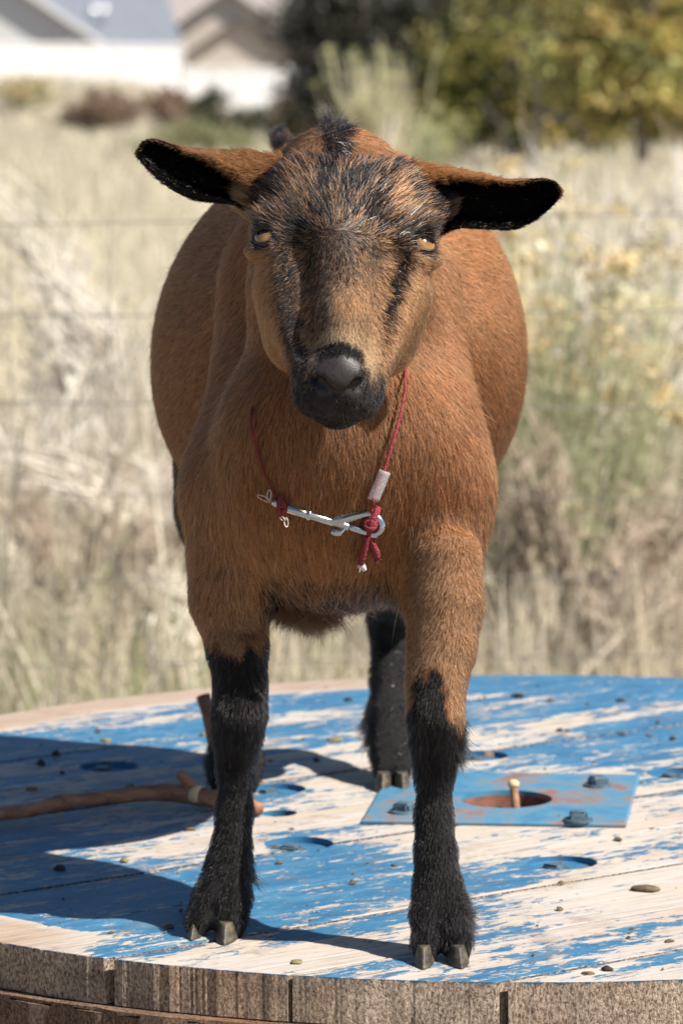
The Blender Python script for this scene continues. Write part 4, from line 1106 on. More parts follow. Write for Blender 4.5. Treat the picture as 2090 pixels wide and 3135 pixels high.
# light smoothing away from carved detail
def smooth_mesh(V, F, it, w):
    n = len(V); E = np.concatenate([F[:, [0, 1]], F[:, [1, 2]], F[:, [2, 3]], F[:, [3, 0]]]); E = np.concatenate([E, E[:, ::-1]])
    for _ in range(it):
        s = np.zeros((n, 3)); np.add.at(s, E[:, 0], V[E[:, 1]]); c = np.bincount(E[:, 0], minlength=n)[:, None]
        V = V + (s / np.maximum(c, 1) - V) * w[:, None]
    return V
hl = hloc(GV_)
ishead = (hl[:, 1] > -15) & (np.abs(hl[:, 0]) < 72) & (hl[:, 2] > -60)
GV_ = smooth_mesh(GV_, GF_, 4, np.where(ishead, 0.18, 0.5))
del D

# ------------------------------------------------------------------ coat colours and hair directions
bodyP = prims[:nbody]; headP = prims[nbody:]
trunkP = [p for p in bodyP if p[0] == 'b']; legP = [p for p in bodyP if p[0] == 'l']
def regions(P):
    dh = sdf_points(P, [p for p in headP if p[1] == 'add']); db_ = sdf_points(P, bodyP)
    wh = sstep(-.012, .012, db_ - dh)
    dl = sdf_points(P, legP); dt = sdf_points(P, trunkP)
    wl = sstep(-.01, .02, dt - dl) * (1 - wh)
    return wh, wl
def bump1(x, c, w): return np.exp(-((x - c) / w) ** 2)
def coat(P, Nn, wh, wl):
    """brown colour, probability of a black hair, probability of a grey hair, hair length, comb direction, lift"""
    n = len(P); L = hloc(P); x, t, nn = L.T; ax = np.abs(x)
    nzl = vnoise(P, 38, 11); nzm = vnoise(P, 120, 12); nzs = vnoise(P, 16, 13)
    j = (nzl - .5); jm = (nzm - .5)
    # ---- head pattern (mm in the head frame)
    top = sstep(12, -8, t + j * 14)
    pb = 0.88 * top * sstep(72, 58, ax + j * 16)
    pb = np.maximum(pb, 0.92 * top * sstep(20, 8, ax + jm * 12 + j * 10) * sstep(-74, -58, t))
    pb = np.maximum(pb, 0.75 * bump1(t + j * 18, -58 + ax * .35, 9) * sstep(60, 45, ax))
    pb = np.clip(pb * (0.42 + 1.15 * vnoise(P * np.array([1.6, 1, .8]), 85, 17)), 0, .96)
    pb = pb * (1 - 0.55 * bump1(ax + j * 14, 36, 8) * bump1(t, -30, 20))
    pb = pb * (1 - 0.9 * sstep(-62, -74, t + j * 8) * sstep(5, 14, ax))
    pb = np.maximum(pb, 0.75 * bump1(ax, 44, 11) * bump1(t, -6, 15) * sstep(-12, 0, nn))
    # stripe from eye corner to muzzle; broader on the sunless side as painted shade
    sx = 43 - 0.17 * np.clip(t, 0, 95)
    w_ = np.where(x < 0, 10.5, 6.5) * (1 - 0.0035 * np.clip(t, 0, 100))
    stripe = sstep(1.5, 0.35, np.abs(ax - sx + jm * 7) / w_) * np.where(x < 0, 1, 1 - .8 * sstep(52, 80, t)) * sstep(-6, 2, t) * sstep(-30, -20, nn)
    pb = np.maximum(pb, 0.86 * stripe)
    pb = np.maximum(pb, np.where(x < 0, .75, .5) * bump1(ax + jm * 6, 21, 11) * sstep(0, 8, t) * sstep(80, 30, t + j * 25))  # heavier on the sunless side, shade put in as black hairs
    pb = np.maximum(pb, 0.72 * sstep(36, 14, t + j * 20) * sstep(30, 20, ax) * sstep(-10, 5, t))
    pb = np.maximum(pb, .60 * sstep(17, 8, ax + jm * 10) * sstep(0, 8, t) * sstep(64, 36, t + j * 22))
    pb = np.maximum(pb, .62 * sstep(0, 10, -x + jm * 10) * sstep(26, 18, ax) * sstep(0, 10, t) * sstep(92, 70, t + j * 20))  # bridge half away from the sun blackened as painted shade
    eyering = np.minimum(np.linalg.norm((L - np.array([55, 1, 7])) * [1, 1.2, 1], axis=1), np.linalg.norm((L - np.array([-55, 1, 7])) * [1, 1.2, 1], axis=1))
    pb = np.maximum(pb, .95 * sstep(15, 10, eyering))
    # muzzle
    mz = sstep(100, 106, t + jm * 8 + ax * 0.06 - np.clip(-nn - 8, 0, 40) * .30)
    mz = np.maximum(mz, sstep(86, 91, t + jm * 5) * sstep(17, 14, ax))
    mz = np.maximum(mz, sstep(93, 103, t + jm * 8) * sstep(-8, -15, nn + jm * 6) * sstep(17, 21, ax))
    tanp = bump1(ax, 22, 5) * bump1(t, 102, 8) * sstep(-16, -4, nn)
    mz = mz * (1 - 0.9 * tanp)
    chin = sstep(-34, -42, nn) * sstep(80, 95, t); mz = np.maximum(mz, chin)
    pb = np.maximum(pb, mz)
    pg = 0.85 * bump1(x + jm * 6, -1, 7) * bump1(t + j * 14, 14, 13) + 0.10 * bump1(ax, 0, 16) * bump1(t, -5, 40) + 0.12 * sstep(40, 0, t) + 0.30 * bump1(x + jm * 6, 1, 9) * sstep(0, 20, t) * sstep(72, 40, t)
    # ---- body pattern
    z = P[:, 2] - T; Y = P[:, 1]; X = P[:, 0]
    frontleg = Y < 3.25
    cx = np.where(X < 0, X + .0735, X - .0655)       # distance from the leg's middle line
    lim = np.where(X < 0, .213, .208) - np.where(X > 0, np.clip(np.abs(cx + .006) - .004, 0, 1) * 2.4, np.clip(np.abs(cx + .0) - .012, 0, 1) * 0.6) + j * .038 + jm * .022
    lim = np.where(frontleg, lim, .27 + j * .02)
    lb = sstep(.006, -.006, z - lim)
    pbb = np.where(frontleg, wl + (z < .21), sstep(0.3, 0.6, wl) + 0.0) * lb
    pbb = np.clip(pbb, 0, 1)
    hind = (~frontleg) & (z < .33) & (Y > 3.46); pbb = np.where(hind, np.maximum(pbb, 0.97 * sstep(.335, .29, z + j * .03)), pbb)
    # dark belly and brisket underside, dorsal stripe
    pbb = np.maximum(pbb, 0.70 * sstep(.290, .250, z + j * .02 + np.abs(X + .006) * .28) * (Y < 3.3) * (np.abs(X) < .06) * (1 - wl) * sstep(3.0, 3.02, Y))
    pbb = np.maximum(pbb, 0.9 * (Y > 3.25) * sstep(.275, .245, z + j * .02))
    spx = X + .002 + (Y - 3.15) * .02
    pbb = np.maximum(pbb, 0.93 * sstep(.013, .007, np.abs(spx) + jm * .006) * sstep(0.25, 0.6, Nn[:, 2]) * sstep(3.02, 3.06, Y))
    pbb = np.maximum(pbb, 0.035)
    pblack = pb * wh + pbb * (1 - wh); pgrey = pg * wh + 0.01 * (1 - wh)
    # ---- browns
    br = np.array([0.43, 0.182, 0.074]); lt = np.array([0.84, 0.50, 0.275]); dk = np.array([0.20, 0.088, 0.045])
    f = np.clip(0.5 + (nzs - .5) * 0.9 + (nzl - .5) * .5, 0, 1)[:, None]
    colb = br * (1 - f * .35) + lt * f * .35
    legf = (sstep(.34, .22, z) * (~lb.astype(bool)) * 0.45)[:, None]; colb = colb * (1 - legf) + lt * legf
    colb = colb * (1 - 0.25 * sstep(.50, .56, z)[:, None]) 
    face = br * .35 + lt * .65
    fl = (sstep(60, 92, t) * sstep(32, 20, ax))[:, None]
    face = face * (1 - fl) + np.array([0.74, 0.50, 0.30]) * fl
    fr = (sstep(-40, -70, t))[:, None]; face = face * (1 - fr) + np.array([.34, .145, .055]) * fr
    col = face * wh[:, None] + colb * (1 - wh[:, None])
    # ---- hair length
    ln = 0.0088 * (1 - wh) * (1 - wl) + 0.0040 * wl + wh * (0.0050 + 0.0075 * sstep(20, -25, t))
    ln = ln * (1 - 0.45 * wh * sstep(70, 95, t)); ln = np.where((wh > .5) & (t > 103), .0036, ln)
    ln = ln + .0035 * (1 - wh) * (1 - wl) * (Y < 3.16) * sstep(.45, .3, z)
    ln = ln + .008 * (z < .262) * (Y < 3.2) * (1 - wl) * (np.abs(X) < .05) * (1 - wh)
    fet = bump1(z, .052, .012) * (Nn[:, 1] > -.1); ln = ln + wl * .005 * fet
    ln = ln + wl * .004 * bump1(z, .16, .03)
    ln = np.where(z < .034, .0050, ln)
    # ---- comb direction
    d = np.zeros((n, 3))
    back = sstep(3.0, 3.35, Y)
    d[:, 0] = X * 1.2 * (1 - back); d[:, 1] = 0.10 + 0.75 * back; d[:, 2] = -1 + 0.35 * back
    d[:, 1] -= 0.25 * (Y < 3.1) * (z < .35)
    d[:, 0] += 0.5 * (nzs - .5)
    up = sstep(26, -12, t)
    hx_ = x / 38.0
    dirh = HX[None, :] * (np.where(up > .5, hx_ * 0.9, hx_ * 0.9))[:, None] + HA[None, :] * (1 - 2 * up)[:, None] * 0.8 + HN[None] * (-0.25 * sstep(25, 45, ax))[:, None]
    dirh = dirh + HX[None] * (0.7 * (nzl - .5))[:, None]
    d = d * (1 - wh[:, None]) + dirh * wh[:, None]
    d = d + rng.normal(0, 0.11, (n, 3)) * (1 - .6 * wl)[:, None]
    d = d - Nn * np.sum(d * Nn, axis=1, keepdims=True)
    d /= np.linalg.norm(d, axis=1, keepdims=True) + 1e-9
    lift = np.where(wh > .5, .30, .20) + 0.15 * (nzm - .5)
    lift = lift - .11 * wl; d = d * 1.0
    lift = lift + 0.25 * fet * wl + 0.5 * (pbb > .8) * (z > .5) * (Nn[:, 2] > .5) * (1 - wh)
    dens = 1.0 + 1.1 * wh - 0.35 * (Y > 3.45)
    hoof = z < .010; dens = np.where(hoof, 0, dens)
    eyed = np.minimum(*[np.sqrt(((L[:, 0] - s_ * 56.5) / 8.0) ** 2 + ((L[:, 1] - 1.6) / 5.2) ** 2 + ((L[:, 2] - 7.5) / 14) ** 2) for s_ in (1, -1)])
    dens = np.where(eyed < 1.0, 0, dens); ln = np.where(eyed < 1.7, ln * np.interp(eyed, [1, 1.7], [.35, 1]), ln)
    nose = (wh > .5) & (t > 100) & (nn > 2) & (ax < 14); dens = np.where(nose, 0, dens)
    lips = (wh > .5) & (t > 112) & (nn > -24) & (ax < 16); dens = np.where(lips, dens * .45, dens)
    return col, pblack, pgrey, ln, d, lift, dens, f[:, 0]

m_skin, nt, b = new_mat('goat_skin', 0.6, 0.35)
at = N_(nt, 'ShaderNodeAttribute', attribute_name='col'); tc = N_(nt, 'ShaderNodeTexCoord')
sn = noise(nt, tc.outputs['Object'], 420, 4, 0.6)
nt.links.new(mixc(nt, 1.0, at.outputs['Color'], ramp(nt, sn, [(0.3, 0.7), (0.7, 1.3)]), 'MULTIPLY'), b.inputs['Base Color'])
vo = N_(nt, 'ShaderNodeTexVoronoi'); vo.inputs['Scale'].default_value = 800; nt.links.new(tc.outputs['Object'], vo.inputs['Vector'])
nt.links.new(bump(nt, vo.outputs['Distance'], 0.35, 0.0003), b.inputs['Normal'])
sp_ = N_(nt, 'ShaderNodeAttribute', attribute_name='wet'); rr_ = N_(nt, 'ShaderNodeMapRange'); nt.links.new(sp_.outputs['Fac'], rr_.inputs['Value'])
rr_.inputs['To Min'].default_value = 0.85; rr_.inputs['To Max'].default_value = 0.46; nt.links.new(rr_.outputs[0], b.inputs['Roughness'])

goat = thing('goat', (-0.004, 3.25, T), 'brown goat kid with black legs, black-striped face and horizontal black-lined ears facing the camera', 'goat')
bpy.context.view_layer.update()
body_me = mesh_np('body', GV_, GF_)
VN = np.zeros(len(GV_) * 3, np.float32); body_me.vertices.foreach_get('normal', VN); VN = VN.reshape(-1, 3).astype(float)
wh, wl = regions(GV_)
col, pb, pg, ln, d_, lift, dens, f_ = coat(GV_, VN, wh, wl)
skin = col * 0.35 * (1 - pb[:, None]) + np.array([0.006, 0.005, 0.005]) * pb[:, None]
hlv = hloc(GV_)
nosem = wh * sstep(96, 102, hlv[:, 1]) * (1 - np.clip(dens, 0, 1) * .6)
skin = skin * (1 - nosem[:, None]) + np.array([0.034, 0.027, 0.027]) * nosem[:, None]
a = body_me.color_attributes.new('col', 'FLOAT_COLOR', 'POINT'); c4 = np.ones((len(GV_), 4), np.float32); c4[:, :3] = skin; a.data.foreach_set('color', c4.ravel())
a = body_me.attributes.new('wet', 'FLOAT', 'POINT'); a.data.foreach_set('value', nosem.astype(np.float32))
body = put('body', body_me, m_skin, goat)
print('body verts', len(GV_))

# ------------------------------------------------------------------ hair as real strands
m_hair = bpy.data.materials.new('goat_hair'); m_hair.use_nodes = True; nt = m_hair.node_tree
nt.nodes.remove(nt.nodes['Principled BSDF'])
hb = N_(nt, 'ShaderNodeBsdfHairPrincipled'); hb.model = 'CHIANG'; hb.parametrization = 'COLOR'
at = N_(nt, 'ShaderNodeAttribute', attribute_name='tint'); nt.links.new(at.outputs['Color'], hb.inputs['Color'])
hb.inputs['IOR'].default_value = 1.42; hb.inputs['Roughness'].default_value = 0.20; hb.inputs['Radial Roughness'].default_value = 0.5; hb.inputs['Random Roughness'].default_value = 0.3
pb_ = N_(nt, 'ShaderNodeBsdfPrincipled'); pb_.inputs['Roughness'].default_value = 0.27; pb_.inputs['Specular IOR Level'].default_value = 0.30
nt.links.new(at.outputs['Color'], pb_.inputs['Base Color'])
an_ = N_(nt, 'ShaderNodeAttribute', attribute_name='coat_normal'); nt.links.new(an_.outputs['Vector'], pb_.inputs['Normal'])
mxh = N_(nt, 'ShaderNodeMixShader'); sx_ = N_(nt, 'ShaderNodeSeparateXYZ'); nt.links.new(at.outputs['Color'], sx_.inputs[0])
mr_ = N_(nt, 'ShaderNodeMapRange'); nt.links.new(sx_.outputs[0], mr_.inputs['Value']); mr_.inputs['From Min'].default_value = .01; mr_.inputs['From Max'].default_value = .05; mr_.inputs['To Min'].default_value = .6; mr_.inputs['To Max'].default_value = .20
nt.links.new(mr_.outputs[0], mxh.inputs[0])
ms_ = N_(nt, 'ShaderNodeMapRange'); nt.links.new(sx_.outputs[0], ms_.inputs['Value']); ms_.inputs['From Min'].default_value = .01; ms_.inputs['From Max'].default_value = .05; ms_.inputs['To Min'].default_value = .8; ms_.inputs['To Max'].default_value = 0.0
nt.links.new(ms_.outputs[0], pb_.inputs['Specular IOR Level'])
nt.links.new(pb_.outputs[0], mxh.inputs[1]); nt.links.new(hb.outputs[0], mxh.inputs[2])
nt.links.new(mxh.outputs[0], nt.nodes['Material Output'].inputs['Surface'])

def sample_mesh(V, F, VN, dens, n):
    """area and density weighted points on quads"""
    tri = np.concatenate([F[:, [0, 1, 2]], F[:, [0, 2, 3]]]) if F.shape[1] == 4 else F
    a, b, c = V[tri[:, 0]], V[tri[:, 1]], V[tri[:, 2]]
    ar = np.linalg.norm(np.cross(b - a, c - a), axis=1) * dens[tri].mean(axis=1)
    cs = np.cumsum(ar); i = np.searchsorted(cs, rng.random(n) * cs[-1]); i = np.minimum(i, len(tri) - 1)
    u, v = rng.random(n), rng.random(n); m = u + v > 1; u[m], v[m] = 1 - u[m], 1 - v[m]
    w = np.stack([1 - u - v, u, v], -1)
    P = (V[tri[i]] * w[..., None]).sum(axis=1); Nn = (VN[tri[i]] * w[..., None]).sum(axis=1)
    Nn /= np.linalg.norm(Nn, axis=1, keepdims=True) + 1e-9
    return P, Nn
KH = 5
def strands(P, Nn, d, ln, lift, col, rad, clump=0.24, cs=0.0055, curl=0.08, leg=0.0, body_fix=False):
    n = len(P); L = ln * rng.uniform(0.6, 1.15, n)
    s = np.linspace(0, 1, KH)
    # neighbouring hairs gather into small locks
    I = np.floor(P / cs + 0.9 * np.stack([vnoise(P, 60, q) for q in (21, 22, 23)], -1)).astype(np.int64)
    ctr = np.stack([hash3(I[:, 0], I[:, 1], I[:, 2], q) - .5 for q in (31, 32, 33)], -1)
    jd = ctr - Nn * np.sum(ctr * Nn, axis=1, keepdims=True)
    ll = (0.75 + 0.5 * hash3(I[:, 0], I[:, 1], I[:, 2], 34)); L = L * ll
    dd = d + jd * (clump * 1.3 * (1 - .55 * leg))[:, None] if np.ndim(leg) else d + jd * clump * 1.3; dd /= np.linalg.norm(dd, axis=1, keepdims=True)
    lf = lift[:, None] * Nn
    Q = P[:, None, :] - Nn[:, None, :] * 0.0006 + L[:, None, None] * (dd[:, None, :] * s[None, :, None] + lf[:, None, :] * (1.6 * s - 0.9 * s ** 2)[None, :, None])
    # keep hairs out of the skin where the surface is hollow
    for f_, m_i in ((1.0, KH - 1), (0.5, KH // 2)):
        dq = np.concatenate([sdf_points(Q[a_:a_ + 120000, m_i], prims) for a_ in range(0, n, 120000)]) if body_fix else None
        if dq is not None:
            push = np.clip(.0005 + .13 * L * f_ - dq, 0, .006)
            prof = np.clip(s / max(s[m_i], 1e-6), 0, 1) if m_i == KH // 2 else s
            Q = Q + Nn[:, None, :] * (push[:, None] * prof[None, :])[..., None]
    w = rng.normal(0, 1, (n, 1, 3)) * (s ** 2)[None, :, None] * (L[:, None, None] * curl)
    Q = Q + w
    R = (rad * rng.uniform(0.7, 1.2, n))[:, None] * np.array([1.0, 1.0, .85, .6, .2])[None, :KH]
    tipd = dd * .45 + Nn * .9 + rng.normal(0, .20, (n, 3)); tipd /= np.linalg.norm(tipd, axis=1, keepdims=True)
    return Q, R, col, tipd
def hair_object(name, sets, mat, parent):
    Q = np.concatenate([s[0] for s in sets]); R = np.concatenate([s[1] for s in sets]); Cc = np.concatenate([s[2] for s in sets])
    n = len(Q); cu = bpy.data.hair_curves.new(name); cu.add_curves([KH] * n)
    cu.attributes['position'].data.foreach_set('vector', Q.reshape(-1, 3).astype(np.float32).ravel()) if 'position' in cu.attributes else cu.points.foreach_set('position', Q.astype(np.float32).ravel())
    ra = cu.attributes.get('radius') or cu.attributes.new('radius', 'FLOAT', 'POINT'); ra.data.foreach_set('value', R.astype(np.float32).ravel())
    ca = cu.attributes.new('tint', 'FLOAT_COLOR', 'CURVE'); c4 = np.ones((n, 4), np.float32); c4[:, :3] = np.clip(Cc, 0.002, 0.95); ca.data.foreach_set('color', c4.ravel())
    na = cu.attributes.new('coat_normal', 'FLOAT_VECTOR', 'CURVE'); na.data.foreach_set('vector', np.concatenate([s[3] for s in sets]).astype(np.float32).ravel())
    cu.materials.append(mat)
    o = bpy.data.objects.new(name, cu); C.objects.link(o)
    o.parent = parent; o.matrix_parent_inverse = parent.matrix_world.inverted()
    return o
def tinted(col, pb, pg):
    n = len(col); r = rng.random(n)
    v = np.clip(rng.lognormal(0, 0.23, n), .5, 1.8)[:, None]
    blk = np.array([0.0045, 0.0035, 0.004]); gry = np.array([0.36, 0.32, 0.30])
    hue = 1 + rng.normal(0, .05, (n, 3))
    out = col * v * hue
    out = np.where((r < pb)[:, None], blk * v, out)
    r2 = rng.random(n); out = np.where(((r2 < pg) & (r >= pb * .6))[:, None], gry * v, out)
    return out
sets = []
NH = 620000
P, Nn = sample_mesh(GV_, GF_, VN, dens, NH)
wh2, wl2 = regions(P)
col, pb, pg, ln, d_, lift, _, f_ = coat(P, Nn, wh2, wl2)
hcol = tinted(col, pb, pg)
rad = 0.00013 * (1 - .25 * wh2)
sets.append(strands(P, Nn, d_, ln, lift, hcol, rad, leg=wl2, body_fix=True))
# long stray guard hairs
i = rng.integers(0, NH, 9000); i = i[(wh2[i] < .5)]
sets.append(strands(P[i], Nn[i], d_[i], ln[i] * 1.5, lift[i] + .3, np.where((rng.random(len(i)) < .5)[:, None], hcol[i] * 1.5, hcol[i]), rad[i] * .7, clump=1.0, curl=.2))
hq = hloc(P); i = np.nonzero((wh2 > .5) & (hq[:, 1] > 104) & (hq[:, 2] < -6) & (rng.random(NH) < .010))[0]
sets.append(strands(P[i], Nn[i], d_[i], np.full(len(i), .011), np.full(len(i), 1.0), np.tile([.35, .28, .22], (len(i), 1)), rad[i] * .7, clump=1.0, curl=.15))
# upright black tuft on the withers
tc_ = wp(762, 318, 3.15); q = np.nonzero((np.linalg.norm(P - tc_, axis=1) < .028) & (Nn[:, 2] > .3) & (wh2 < .6))[0]
if len(q):
    i = rng.choice(q, 2500); w_ = bump1(P[i, 0], tc_[0], .008)
    dd = np.stack([rng.normal(0, .2, len(i)), 0 * w_ + .1, 1 + 0 * w_], -1); dd /= np.linalg.norm(dd, axis=1, keepdims=True)
    sets.append(strands(P[i], Nn[i], dd, .004 + .013 * w_, lift[i] * .3, np.tile([.016, .014, .017], (len(i), 1)), rad[i] * 1.2, clump=.8))
# backward tufts above the hooves
def tuft(c, r, n, dr, L, colr=(.018, .015, .016)):
    q = np.nonzero(np.linalg.norm(P - c, axis=1) < r)[0]
    if not len(q): return
    i = rng.choice(q, n); dd = np.tile(unit(dr), (n, 1)) + rng.normal(0, .15, (n, 3))
    sets.append(strands(P[i], Nn[i], dd, np.full(n, L) * rng.uniform(.5, 1, n), lift[i] * .5, np.tile(colr, (n, 1)), rad[i], clump=.9))
tuft(wp(575, 2000, YL + .03), .018, 1000, (.35, .2, -.9), .016)
tuft(wp(1085, 2090, YR), .016, 900, (.75, .2, -.6), .011)
tuft(wp(1060, 1690, YR + .02), .018, 1500, (.3, .1, -.9), .016)
tuft(wp(855, 1640, 3.63), .025, 1500, (-.4, .1, -.8), .018)
tuft(wp(636, 305, 3.70), .025, 2500, (-.2, .1, .8), .009)
tuft(wp(708, 1375, 3.08), .024, 3500, (-.05, -.1, -1), .020, (.36, .20, .11))
# ------------------------------------------------------------------ ears
ear_sets = []
m_ear = attr_mat('ear_skin', 0.95, 0.0, var=0.1)
def ear(top, bot, Y0, Y1, sgn, fold):
    """top and bottom edge given as photo positions from base to tip; a cupped blade with real thickness"""
    nu, nv = 46, 22
    tp = spline([[a, b, 0] for a, b in top], nu); bt = spline([[a, b, 0] for a, b in bot], nu)
    grid = np.zeros((nu, nv, 3))
    for i in range(nu):
        u = i / (nu - 1); Yc = Y0 + (Y1 - Y0) * u
        fo = np.interp(u, fold[0], fold[1])           # share of the width that is the rolled upper edge
        for k in range(nv):
            v = k / (nv - 1)
            e = 0.5 - 0.5 * math.cos(math.pi * v); e = v * .6 + e * .4
            px = tp[i, 0] * (1 - e) + bt[i, 0] * e; py = tp[i, 1] * (1 - e) + bt[i, 1] * e
            if v < fo: dy = .016 * (1 - v / max(fo, 1e-3)) ** 1.3 - .006
            else:
                w = (v - fo) / max(1 - fo, 1e-3); dy = -.006 + .020 * math.sin(math.pi * min(1, w * 1.0)) ** .8 * (1 - .35 * w)
            dy *= (1 - .55 * u)
            grid[i, k] = wp(px, py, Yc + dy)
    # normals for thickness
    du = np.gradient(grid, axis=0); dv = np.gradient(grid, axis=1); nn = np.cross(du, dv); nn /= np.linalg.norm(nn, axis=2, keepdims=True) + 1e-12
    if nn[:, :, 1].mean() < 0: nn = -nn            # away from the camera
    th = 0.0032 * np.sin(np.clip(np.linspace(0, math.pi, nv), .25, math.pi - .25))[None, :] * np.ones((nu, 1)); th[-1] *= .3
    backg = grid + nn * th[..., None]
    V = np.concatenate([grid.reshape(-1, 3), backg.reshape(-1, 3)])
    id0 = np.arange(nu * nv).reshape(nu, nv); id1 = id0 + nu * nv
    def q(a): return np.stack([a[:-1, :-1], a[1:, :-1], a[1:, 1:], a[:-1, 1:]], -1).reshape(-1, 4)
    F = [q(id0), q(id1)[:, ::-1]]
    for a, b in ((id0[:, 0], id1[:, 0]), (id1[:, -1], id0[:, -1]), (id1[0], id0[0]), (id0[-1], id1[-1])):
        F.append(np.stack([a[:-1], b[:-1], b[1:], a[1:]], -1))
    F = np.concatenate(F)
    U = np.repeat(np.linspace(0, 1, nu), nv); Vv = np.tile(np.linspace(0, 1, nv), nu)
    foU = np.interp(U, fold[0], fold[1])
    pbk = np.concatenate([sstep(-.05, .05, Vv - foU), np.zeros(nu * nv)])
    pbk[nu * nv:] = np.where((Vv < .16) & (U > .42), .95, np.where(Vv > .85, .9, .1))
    col = np.array([.25, .11, .045]) * (1 - pbk[:, None]) + np.array([.002, .0015, .0015]) * pbk[:, None]
    me = mesh_np('ear', V, F, col * np.where(pbk < .5, .5, 1)[:, None])
    bm = bmesh.new(); bm.from_mesh(me); bmesh.ops.recalc_face_normals(bm, faces=bm.faces); bm.to_mesh(me); bm.free()
    o = put('ear', me, m_ear, goat)
    VNe = np.zeros(len(V) * 3, np.float32); me.vertices.foreach_get('normal', VNe); VNe = VNe.reshape(-1, 3).astype(float)
    F = np.zeros(len(me.polygons) * 4, np.int32); me.polygons.foreach_get('vertices', F); F = F.reshape(-1, 4)
    n = 42000
    # carry the black share through the sampling by looking it up again at the nearest vertex
    Pe, Ne = sample_mesh(V, F, VNe, np.ones(len(V)), n)
    from mathutils.kdtree import KDTree
    kd = KDTree(len(V)); [kd.insert(p, i) for i, p in enumerate(V)]; kd.balance()
    ix = np.array([kd.find(p)[1] for p in Pe])
    pbe = pbk[ix]; tipd = unit(grid[-1].mean(axis=0) - grid[0].mean(axis=0))
    dd = tipd + rng.normal(0, .25, (n, 3)) + np.array([0, 0, -.25]); dd = dd - Ne * (dd * Ne).sum(axis=1, keepdims=True); dd /= np.linalg.norm(dd, axis=1, keepdims=True)
    u_ = U[ix % (nu * nv)]
    L = .0030 + .003 * (1 - pbe) * (1 - u_)
    hc_ = tinted(np.tile([.32, .15, .06], (n, 1)), pbe * .995, np.zeros(n))
    hc_ = np.where(hc_.mean(axis=1)[:, None] < .05, hc_ * .25, hc_)
    ear_sets.append(strands(Pe, Ne, dd, L, np.full(n, .62), hc_, np.full(n, .00013), clump=.3))
    return o
ear([(650, 362), (560, 345), (500, 347), (440, 343), (395, 332), (365, 322), (345, 321), (330, 331), (322, 352)],
    [(612, 505), (545, 470), (500, 463), (455, 457), (415, 443), (380, 420), (352, 396), (334, 374), (323, 356)], 2.952, 2.930, -1,
    ([0, .12, .25, .36, .5, .8, 1], [.75, .55, .28, .10, .04, .03, .02]))
ear([(940, 372), (1020, 384), (1070, 396), (1120, 404), (1165, 412), (1205, 413), (1245, 410), (1270, 418), (1281, 440)],
    [(975, 560), (1040, 524), (1085, 521), (1130, 524), (1175, 523), (1213, 510), (1245, 487), (1270, 464), (1281, 444)], 2.948, 2.920, 1,
    ([0, .2, .4, .55, .65, .8, 1], [.34, .17, .12, .12, .05, .03, .02]))
hair_object('coat_hair', sets, m_hair, goat)
m_eh = m_hair.copy(); m_eh.name = 'ear_hair'
for n_ in m_eh.node_tree.nodes:
    if n_.type == 'MAP_RANGE': n_.inputs['To Min'].default_value *= .08
hair_object('ear_hair', ear_sets, m_eh, goat)

# ------------------------------------------------------------------ eyes
m_eye, nt, b = new_mat('amber_eye', 0.12, 0.6)
tc = N_(nt, 'ShaderNodeTexCoord'); sep = N_(nt, 'ShaderNodeSeparateXYZ'); nt.links.new(tc.outputs['Object'], sep.inputs[0])
# object z = gaze, x = along the slit, y = up; radius 1
ab = lambda v: math_(nt, 'ABSOLUTE', v)
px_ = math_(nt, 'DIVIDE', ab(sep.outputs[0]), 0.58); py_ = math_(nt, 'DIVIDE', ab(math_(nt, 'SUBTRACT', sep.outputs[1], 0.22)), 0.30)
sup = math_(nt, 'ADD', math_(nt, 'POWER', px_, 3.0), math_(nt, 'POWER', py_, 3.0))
pup_shade = ramp(nt, sup, [(0.85, 0.0), (1.0, 1.0)])  # pupil raised and enlarged so it also paints shade over the upper iris
rad_ = math_(nt, 'SQRT', math_(nt, 'ADD', math_(nt, 'POWER', ab(sep.outputs[0]), 2.0), math_(nt, 'POWER', ab(sep.outputs[1]), 2.0)))
ir = ramp(nt, rad_, [(0.1, (0.18, 0.085, 0.03)), (0.45, (0.34, 0.185, 0.06)), (0.74, (0.22, 0.11, 0.035)), (0.80, (0.05, 0.03, 0.02)), (0.88, (0.16, 0.10, 0.07))])
st_n = noise(nt, mapping(nt, tc.outputs['Object'], sc=(6, 6, 1)), 3, 5, .7)
ir = mixc(nt, 1.0, ir, ramp(nt, st_n, [(.3, .6), (.7, 1.3)]), 'MULTIPLY')
nt.links.new(mixc(nt, pup_shade, (0.006, 0.005, 0.006), ir), b.inputs['Base Color'])
b.inputs['Coat Weight'].default_value = 0.22; b.inputs['Coat Roughness'].default_value = 0.06
m_lid = plain('dark_eyelid', (0.035, 0.024, 0.02), 0.45, 0.4, var=0.3, scale=600, bmp=0.0003)
